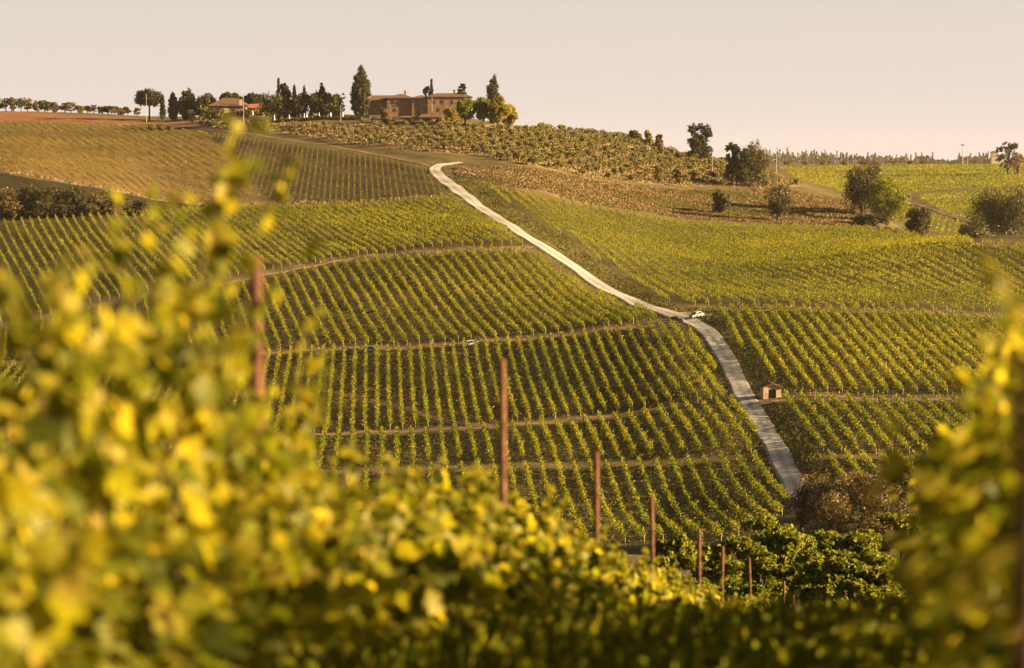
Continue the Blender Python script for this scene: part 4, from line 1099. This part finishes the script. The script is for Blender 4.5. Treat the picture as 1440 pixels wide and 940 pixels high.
# hedge and parasols on the terrace
X0, z0 = at(372, 1066); X1, z1 = at(512, 1066)
n = 5200
xx = rng.uniform(X0, X1, n); yy = 1066 + rng.normal(0, .5, n); P = np.stack([xx, yy, H(xx, yy) + rng.uniform(0, 1.5, n)], 1)
base = np.array([X0, 1066, z0])
o = link('clipped_hedge', quads_mesh('clipped_hedge', leaf_quads(P, .5) - base, M['dark_bush']), None, base)
tag(o, 'long low dark hedge in front of the white parasols', 'hedge')
def make_parasol():
    o = empty('parasol', (0, 0, 0))
    a = MB(); a.lathe([(.001,3.1),(.10,2.95),(.24,1.5),(.42,.75),(.30,.7),(.05,.9)], 10); a.build('canopy', M['white'], o, True)
    b_ = MB(); b_.tube([(0,0,0),(0,0,3.2)], .035, 8); b_.build('pole', M['pole'], o)
    c_ = MB(); c_.lathe([(.001,.1),(.3,.1),(.32,0)], 12); c_.build('base', M['darkmetal'], o)
    return o
pr = None
for i, u in enumerate((225, 338, 349, 357, 365, 387, 408, 429, 432.5, 450, 466, 483)):
    Y = 1135 if 300 < u < 370 else 1074 if u > 300 else 1190
    x_, z_ = at(u, Y)
    if pr is None: pr = o = make_parasol(); o.location = (x_, Y, z_)
    else: o = copy_tree(pr, (x_, Y, z_), 0, 1)
    tag(o, 'closed white parasol, %s from the left on the hilltop terrace' % ordinal(i+1), 'parasol', 'closed white parasols on the hilltop')

# poles
def pole(u, Y, vtop, label, cross=False, r=.13, name='utility_pole'):
    x_, z_ = at(u, Y); h = z_at(u, vtop, Y) - z_
    o = empty(name, (x_, Y, z_)); a = MB(); a.tube([(0,0,-.3),(0,0,h)], [r, r*.6], 8); a.build('shaft', M['pole'], o)
    b_ = MB(); b_.box(-(1.9 if cross else .5), (1.9 if cross else .5), -.08, .08, h-.5 if cross else h-.25, h-.3 if cross else h-.15)
    b_.build('crossarm', M['darkmetal'], o)
    for q in ((-1.6, 0, 1.6) if cross else (-.4, .4)):
        c_ = MB(); c_.lathe([(.001,h+.05),(.09,h),(.09,h-.14),(.001,h-.14)], 8, q, 0); c_.build('insulator', M['pole'], o)
    if cross:
        c_ = MB(); c_.box(-.8, .8, -.35, .35, h-1.2, h-.6); c_.build('lamp_box', M['darkmetal'], o)
    return tag(o, label, 'pole', 'utility poles on the hills')
pole(208, 1150, 133, 'thin pole in front of the umbrella pine')
pole(344, 1060, 133, 'tall thin pole standing by the red roofed annex')
pole(480, 1040, 148, 'thin pole at the right end of the parasol terrace')
pole(608, 1035, 137, 'thin pole standing before the right block of the villa')
pole(1091, 1500, 208, 'thin pole on the horizon right of the wide round oak', r=.2)
pole(1182, 1900, 214, 'thinnest far pole above the large round tree', r=.18)
pole(1275, 1900, 215, 'thin far pole in the middle of the far field crest', r=.18)
pole(1352, 1800, 203, 'tall far mast with a dark head on the horizon', True, r=.35)
pole(1359, 1880, 212, 'short thin pole right beside the tall far mast', r=.18)
pole(1001, 1000, 212, 'short pole at the right foot of the ragged skyline tree')
pole(739, 1060, 160, 'short pole at the top of the olive slope')

# ------------------------------------------------------------------ cars
def make_car(paintm, L=3.9, Wd=1.65, van=False):
    o = empty('parked_car', (0, 0, 0))
    h1, h2 = .85, (1.48 if not van else 1.75)
    prof_ = [(-L/2,.32),(-L/2,.62),(-L/2+.1,h1-.05),(-L*.22,h1+.04),(-L*.08,h2-.03),(L*.02,h2),(L*.30,h2-.03),(L*.40,h1+.1),(L/2-.03,h1),(L/2,.6),(L/2,.32)]
    def section(pr_, w0, w1):
        vs = []
        for x_, z_ in pr_:
            w = w0 if z_ < h1+.08 else w1
            vs += [(x_, -w, z_), (x_, w, z_)]
        n_ = len(pr_); fs = [(2*i, 2*i+1, 2*((i+1) % n_)+1, 2*((i+1) % n_)) for i in range(n_)]
        fs += [tuple(2*i for i in range(n_))[::-1], tuple(2*i+1 for i in range(n_))]
        return vs, fs
    a = MB(); a.add(*section(prof_, Wd/2, Wd/2*.80))
    me = a.mesh('body', paintm)
    body = link('body', me, o)
    bv = body.modifiers.new('bevel', 'BEVEL'); bv.width = .05; bv.segments = 2; bv.limit_method = 'ANGLE'
    for sgn in (-1, 1):
        g_ = MB(); y_ = sgn*(Wd/2*.80+.035); yb = sgn*(Wd/2+.0)
        g_.add([(-L*.19,yb*.985+sgn*.012,h1+.08),(L*.36,yb*.985+sgn*.012,h1+.1),(L*.29,y_*.99,h2-.12),(-L*.075,y_*.99,h2-.12)], [(0,1,2,3)])
        g_.build('side_window', M['darkglass'], o)
    g_ = MB(); g_.add([(-L*.22-.01,-Wd*.42,h1+.09),(-L*.22-.01,Wd*.42,h1+.09),(-L*.085-.03,Wd*.36,h2-.08),(-L*.085-.03,-Wd*.36,h2-.08)], [(0,1,2,3)]); g_.build('windscreen', M['darkglass'], o)
    g_ = MB(); g_.add([(L*.40+.03,-Wd*.4,h1+.14),(L*.40+.03,Wd*.4,h1+.14),(L*.31+.04,Wd*.35,h2-.1),(L*.31+.04,-Wd*.35,h2-.1)], [(3,2,1,0)]); g_.build('rear_window', M['darkglass'], o)
    for x_ in (-L*.32, L*.32):
        for sgn in (-1, 1):
            t_ = MB(); yc = sgn*(Wd/2-.07)
            vs = []; n_ = 16
            for yy_ in (yc-.1, yc+.1):
                vs += [(x_+.31*math.cos(2*math.pi*j/n_), yy_, .31+.31*math.sin(2*math.pi*j/n_)) for j in range(n_)]
            t_.add(vs, [(j, (j+1) % n_, n_+(j+1) % n_, n_+j) for j in range(n_)] + [tuple(range(n_)), tuple(range(n_, 2*n_))[::-1]])
            wh = t_.build('wheel', M['rubber'], o)
            r_ = MB(); yy_ = yc+sgn*.105; r_.add([(x_+.19*math.cos(2*math.pi*j/12), yy_, .31+.19*math.sin(2*math.pi*j/12)) for j in range(12)], [tuple(range(12))]); r_.build('rim', M['rim'], wh)
    for sgn in (-1, 1):
        q = MB(); q.box(-L/2-.02, -L/2+.05, sgn*Wd*.36-.17, sgn*Wd*.36+.17, .6, .74); q.build('headlight', M['lamp'], o)
    q = MB(); q.box(-L/2-.05, -L/2+.02, -Wd*.47, Wd*.47, .3, .48); q.build('bumper', M['rubber'], o)
    return o
def car_at(u, v, m, rz, label, **kw):
    p_ = hit(u, v); c_ = make_car(m, **kw); c_.scale = (.86,)*3; c_.location = (p_[0], p_[1], H1(*p_) + .12); c_.rotation_euler[2] = rz
    e1 = H1(p_[0]+2*math.cos(rz), p_[1]+2*math.sin(rz)) - H1(p_[0]-2*math.cos(rz), p_[1]-2*math.sin(rz))
    c_.rotation_euler[1] = -math.atan(e1/4)
    tag(c_, label, 'car', 'cars parked on the farm tracks')
car_at(951, 454, M['car_green'], R(165), 'dark green hatchback parked at the roadside bend')
car_at(980, 447.5, M['car_silver'], R(30), 'pale silver car parked on the pull off beyond the road')
car_at(664, 487.5, M['car_white'], R(185), 'white car parked alone on the track above the vine rows')
car_at(522, 496.5, M['car_blue'], R(182), 'blue car parked on the track, rightmost of the dark ones')
car_at(494, 499, M['car_dark'], R(182), 'dark car parked between the blue and the grey green cars')
car_at(450, 501, M['car_silver'], R(3), 'grey car parked left of the dark car on the track')
car_at(322, 508, M['car_white'], R(183), 'white car on the track half hidden behind the leafy shoots')

# ------------------------------------------------------------------ foreground vines
def lobed_leaf():
    """outline of a vine leaf, unit size, stalk at origin, tip towards +x, folded a little along the midrib"""
    pts = [(0.0, 0.0), (-0.12, 0.22), (0.02, 0.48), (0.26, 0.40), (0.36, 0.56), (0.58, 0.40), (0.62, 0.22), (0.98, 0.0)]
    up = [(x, y, 0.12 * y + 0.05 * math.sin(6 * x)) for x, y in pts]
    dn = [(x, -y, 0.12 * y + 0.05 * math.sin(6 * x + 1)) for x, y in pts[1:-1]]
    vs = up + dn[::-1]
    mid = (0.4, 0.0, -0.03)
    vs = np.array(vs + [mid])
    n_ = len(vs) - 1
    fs = [(i, (i + 1) % n_, n_) for i in range(n_)]
    return vs, np.array(fs)
LV, LF = lobed_leaf()

def leaves_mesh(name, P, D, size, mat):
    """P positions, D pointing direction, instanced lobed leaves merged in one mesh"""
    n = len(P); D = D / (np.linalg.norm(D, axis=1)[:, None] + 1e-9)
    a = rand_unit(n) * 0.75 + np.array([0, 0, 0.45])
    B = np.cross(a, D); B /= np.linalg.norm(B, axis=1)[:, None] + 1e-9
    N = np.cross(D, B)
    s = np.asarray(size)[:, None, None]
    V = P[:, None, :] + s * (LV[None, :, 0:1] * D[:, None, :] + LV[None, :, 1:2] * B[:, None, :] + LV[None, :, 2:3] * N[:, None, :])
    nv = len(LV)
    F = (LF[None] + (np.arange(n) * nv)[:, None, None]).reshape(-1, 3).astype(np.int32)
    me = bpy.data.meshes.new(name)
    me.vertices.add(n * nv); me.vertices.foreach_set('co', V.astype(np.float32).ravel())
    me.loops.add(F.size); me.loops.foreach_set('vertex_index', F.ravel())
    me.polygons.add(len(F)); me.polygons.foreach_set('loop_start', np.arange(0, F.size, 3, dtype=np.int32)); me.polygons.foreach_set('loop_total', np.full(len(F), 3, dtype=np.int32))
    me.polygons.foreach_set('use_smooth', np.full(len(F), True))
    me.update(calc_edges=True); me.materials.append(mat)
    return me

def vine_plant(seed, canopy=1.45, nleaf=420, nshoot=11, shoot=(0.3, 0.7), thick=0.27):
    global rng
    keep = rng; rng = np.random.default_rng(seed); rd = random.Random(seed)
    tr = MB()
    tr.tube([(0,0,-.15),(.04,.02,.25),(-.02,.03,.5),(.02,0,.72)], [.045,.035,.032,.03], 8)
    tr.tube([(.02,0,.70),(.25,.02,.78),(.62,0,.80)], [.024,.018,.011], 6); tr.tube([(.02,0,.70),(-.25,-.02,.79),(-.62,0,.80)], [.024,.018,.011], 6)
    P = [np.stack([rng.uniform(-.68, .68, nleaf), rng.normal(0, thick, nleaf), .22 + (canopy-.22)*rng.beta(1.35, 1.2, nleaf)], 1)]
    D = [np.stack([rng.normal(0, .6, nleaf), P[0][:, 1]*2.5 + rng.normal(0, .4, nleaf), rng.normal(-.8, .5, nleaf)], 1)]
    S = [rng.uniform(.085, .15, nleaf)]
    S[0] = S[0] * np.where(P[0][:, 2] < .9, 1.25, 1.0)
    cn = MB()
    for i in range(nshoot):
        x0, y0 = rd.uniform(-.6, .6), rd.gauss(0, .08)
        ln = rd.uniform(*shoot); lx, ly = rd.gauss(0, .22), rd.gauss(0, .25)
        top = canopy * rd.uniform(.85, 1.0)
        pts = [(x0, y0, .8), (x0+lx*.2, y0+ly*.3, top), (x0+lx*.2+lx*ln*.5, y0+ly*.3+ly*ln*.5, top+ln*.6), (x0+lx*.2+lx*ln*1.2, y0+ly*.3+ly*ln*1.3, top+ln)]
        cn.tube(pts, [.006,.005,.004,.002], 5, False)
        k = int(7 + ln * 16)
        f = np.sort(rng.random(k)) ** .9; a0, a1 = np.array(pts[1]), np.array(pts[3])
        am = np.array(pts[2]); q = f[:, None]
        pp = (1-q)**2*a0 + 2*q*(1-q)*am + q*q*a1
        dd = rand_unit(k); dd[:, 2] = -np.abs(dd[:, 2])*.9 - .1
        P.append(pp + dd*.02); D.append(dd); S.append((.15 - .085*f) * rng.uniform(.8, 1.2, k))
    lm = leaves_mesh('foliage', np.concatenate(P), np.concatenate(D), np.concatenate(S), M['vine_near'])
    tm = tr.mesh('trunk', M['bark'], True); cm = cn.mesh('cane', M['cane'], True)
    rng = keep
    return lm, tm, cm

def vine_thing(ms, loc, rz, s=1.0):
    o = empty('grape_vine', loc, rz); o.scale = (s,)*3
    link('foliage', ms[0], o); link('trunk', ms[1], o); link('cane', ms[2], o)
    return o

normal = [vine_plant(40 + i) for i in range(5)]
lush = [vine_plant(60 + i, 1.35, 300, 11, (.35, 1.0), .26) for i in range(4)]
spire = [vine_plant(130, 1.45, 300, 9, (1.1, 1.65), .25), vine_plant(131, 1.4, 300, 9, (.8, 1.3), .25)]
tall = [vine_plant(80 + i, 1.35, 280, 13, (.4, 1.0), .28) for i in range(3)]
low = [vine_plant(90 + i, 1.0, 330, 8, (.15, .5), .24) for i in range(4)]
TAN = 0.156; RZ = math.atan2(1, TAN)
def row_x(a, Y): return a + TAN * Y
def vine_row_near(a, y0, y1, step, pick, desc, group):
    Y = y0; i = 0
    while Y < y1:
        i += 1
        ms, s = pick(Y, i)
        x_ = row_x(a(Y) if callable(a) else a, Y) + random.gauss(0, .05)
        o = vine_thing(ms, (x_, Y, H1(x_, Y)), RZ + (math.pi if random.random() < .5 and ms is not spire[0] else 0) + random.gauss(0, .05), s * random.uniform(.93, 1.07))
        tag(o, 'leafy grape vine, %s down the slope %s' % (ordinal(i), desc), 'grape vine', group)
        Y += step * random.uniform(.93, 1.07)
def pick1(Y, i):
    if Y < 9.6: return normal[i % 5], .95
    if Y < 11.3: return tall[i % 3], 1.08
    if Y < 12.5: return spire[0], 1.03
    if Y < 14.0: return spire[1], .93
    if Y < 15: return (lush[i % 4], .9) if i % 2 else (normal[i % 5], 1.0)
    return low[i % 4], .98
vine_row_near(-3.56, 7.2, 92, 1.18, pick1, 'in the rusty post row', 'grape vines of the row with rusty posts')
def pick2(Y, i):
    return (lush[i % 4], .92) if Y < 10.5 else (normal[i % 5], 1.0)
vine_row_near(lambda Y: float(np.interp(Y, [9, 16, 30], [.72, 1.0, 1.05])), 7.4, 40, 1.18, pick2, 'in the right edge row', 'grape vines of the row at the right edge')
vine_row_near(-6.9, 13.5, 80, 1.25, lambda Y, i: (normal[i % 5], 1.0), 'in the row left of the posts', 'grape vines of the hidden left row')

def post_mesh(h, seed):
    rd = random.Random(seed); mb = MB()
    n_ = 10; prof_ = []
    for i in range(9):
        f = i / 8; prof_.append((.031 + .004*rd.random(), -.4 + (h + .4) * f))
    prof_ += [(.029, h + .012), (.001, h + .02)]
    mb.lathe(prof_, n_)
    return mb.mesh('post', M['post'], True)
POSTS = [(361,13.6,365),(708,22.4,508),(840,29.5,638),(922,37,700),(987,46,745),(1018,52,770),(1062,64,785),(1108,79,818),(1122,86,838),(1133,93,855)]
for i, (u, Y, vt) in enumerate(POSTS):
    x_ = (u - 720) / FPX * Y; z_ = H1(x_, Y); h = z_at(u, vt, Y) - z_
    o = link('vineyard_post', post_mesh(h, i), None, (x_, Y, z_)); o.rotation_euler = (random.gauss(0, .01), random.gauss(0, .004 if i < 3 else .02), 0)
    tag(o, 'rusty brown vineyard post, %s down the slope among the vines' % ordinal(i+1), 'post', 'rusty brown posts of the vine row')
x_ = (1452-720)/FPX*6.6; z_ = H1(x_, 6.6)
o = link('vineyard_post', post_mesh(z_at(1438, 510, 6.6)-z_, 77), None, (x_, 6.6, z_)); tag(o, 'dark blurred post cut by the right edge among vine leaves', 'post')
x_ = (6-720)/FPX*24; z_ = H1(x_, 24)
o = link('vineyard_post', post_mesh(z_at(6, 566, 24)-z_, 78), None, (x_, 24, z_)); tag(o, 'small rusty post at the left edge behind the blurred leaves', 'post')

# weeds of the lanes and the slope
n = 110000
Y = rng.uniform(4, 150, n) ** 1.0; X = TAN * np.minimum(Y, 100) + rng.uniform(-9, 9, n) * np.clip(Y / 40, .6, 2.2)
k = (np.sin(X*1.3+Y*.4)+np.sin(Y*.9-X*.7)+rng.normal(0, .6, n)) > -1.2
X, Y = X[k], Y[k]
hgt = np.clip(Y/90, .22, 1) * (.25 + .45 * rng.random(len(X)) ** 1.6) * (1 + .6*np.sin(X*.8+Y*.35))
P = np.stack([X, Y, H(X, Y) + hgt * rng.random(len(X))], 1)
Q1 = leaf_quads(P, np.clip(.10 + Y*.0012, .10, .22))
Q2 = tufts(X[::2], Y[::2], np.clip(Y[::2]/90, .14, .32), .06 + .0008*Y[::2])
o = link('weeds', quads_mesh('weeds', np.concatenate([Q1, Q2]), M['weed'])); tag(o, 'dark green weeds and grass covering the lane between the vines', 'weeds', None, 'stuff')

# ------------------------------------------------------------------ evening haze
hz = MB(); hz.box(-17500, 17500, -400, 7200, -110, 75)
hm, n, l = new_mat('haze')
out = n.new('ShaderNodeOutputMaterial'); pv = n.new('ShaderNodeVolumePrincipled')
pv.inputs['Color'].default_value = (0.9, 0.84, 0.82, 1); pv.inputs['Density'].default_value = 0.000019; pv.inputs['Anisotropy'].default_value = 0.2
l.new(pv.outputs[0], out.inputs['Volume'])
o = hz.build('haze', hm); tag(o, 'thin warm evening haze over the valley and hills', 'haze', None, 'stuff')
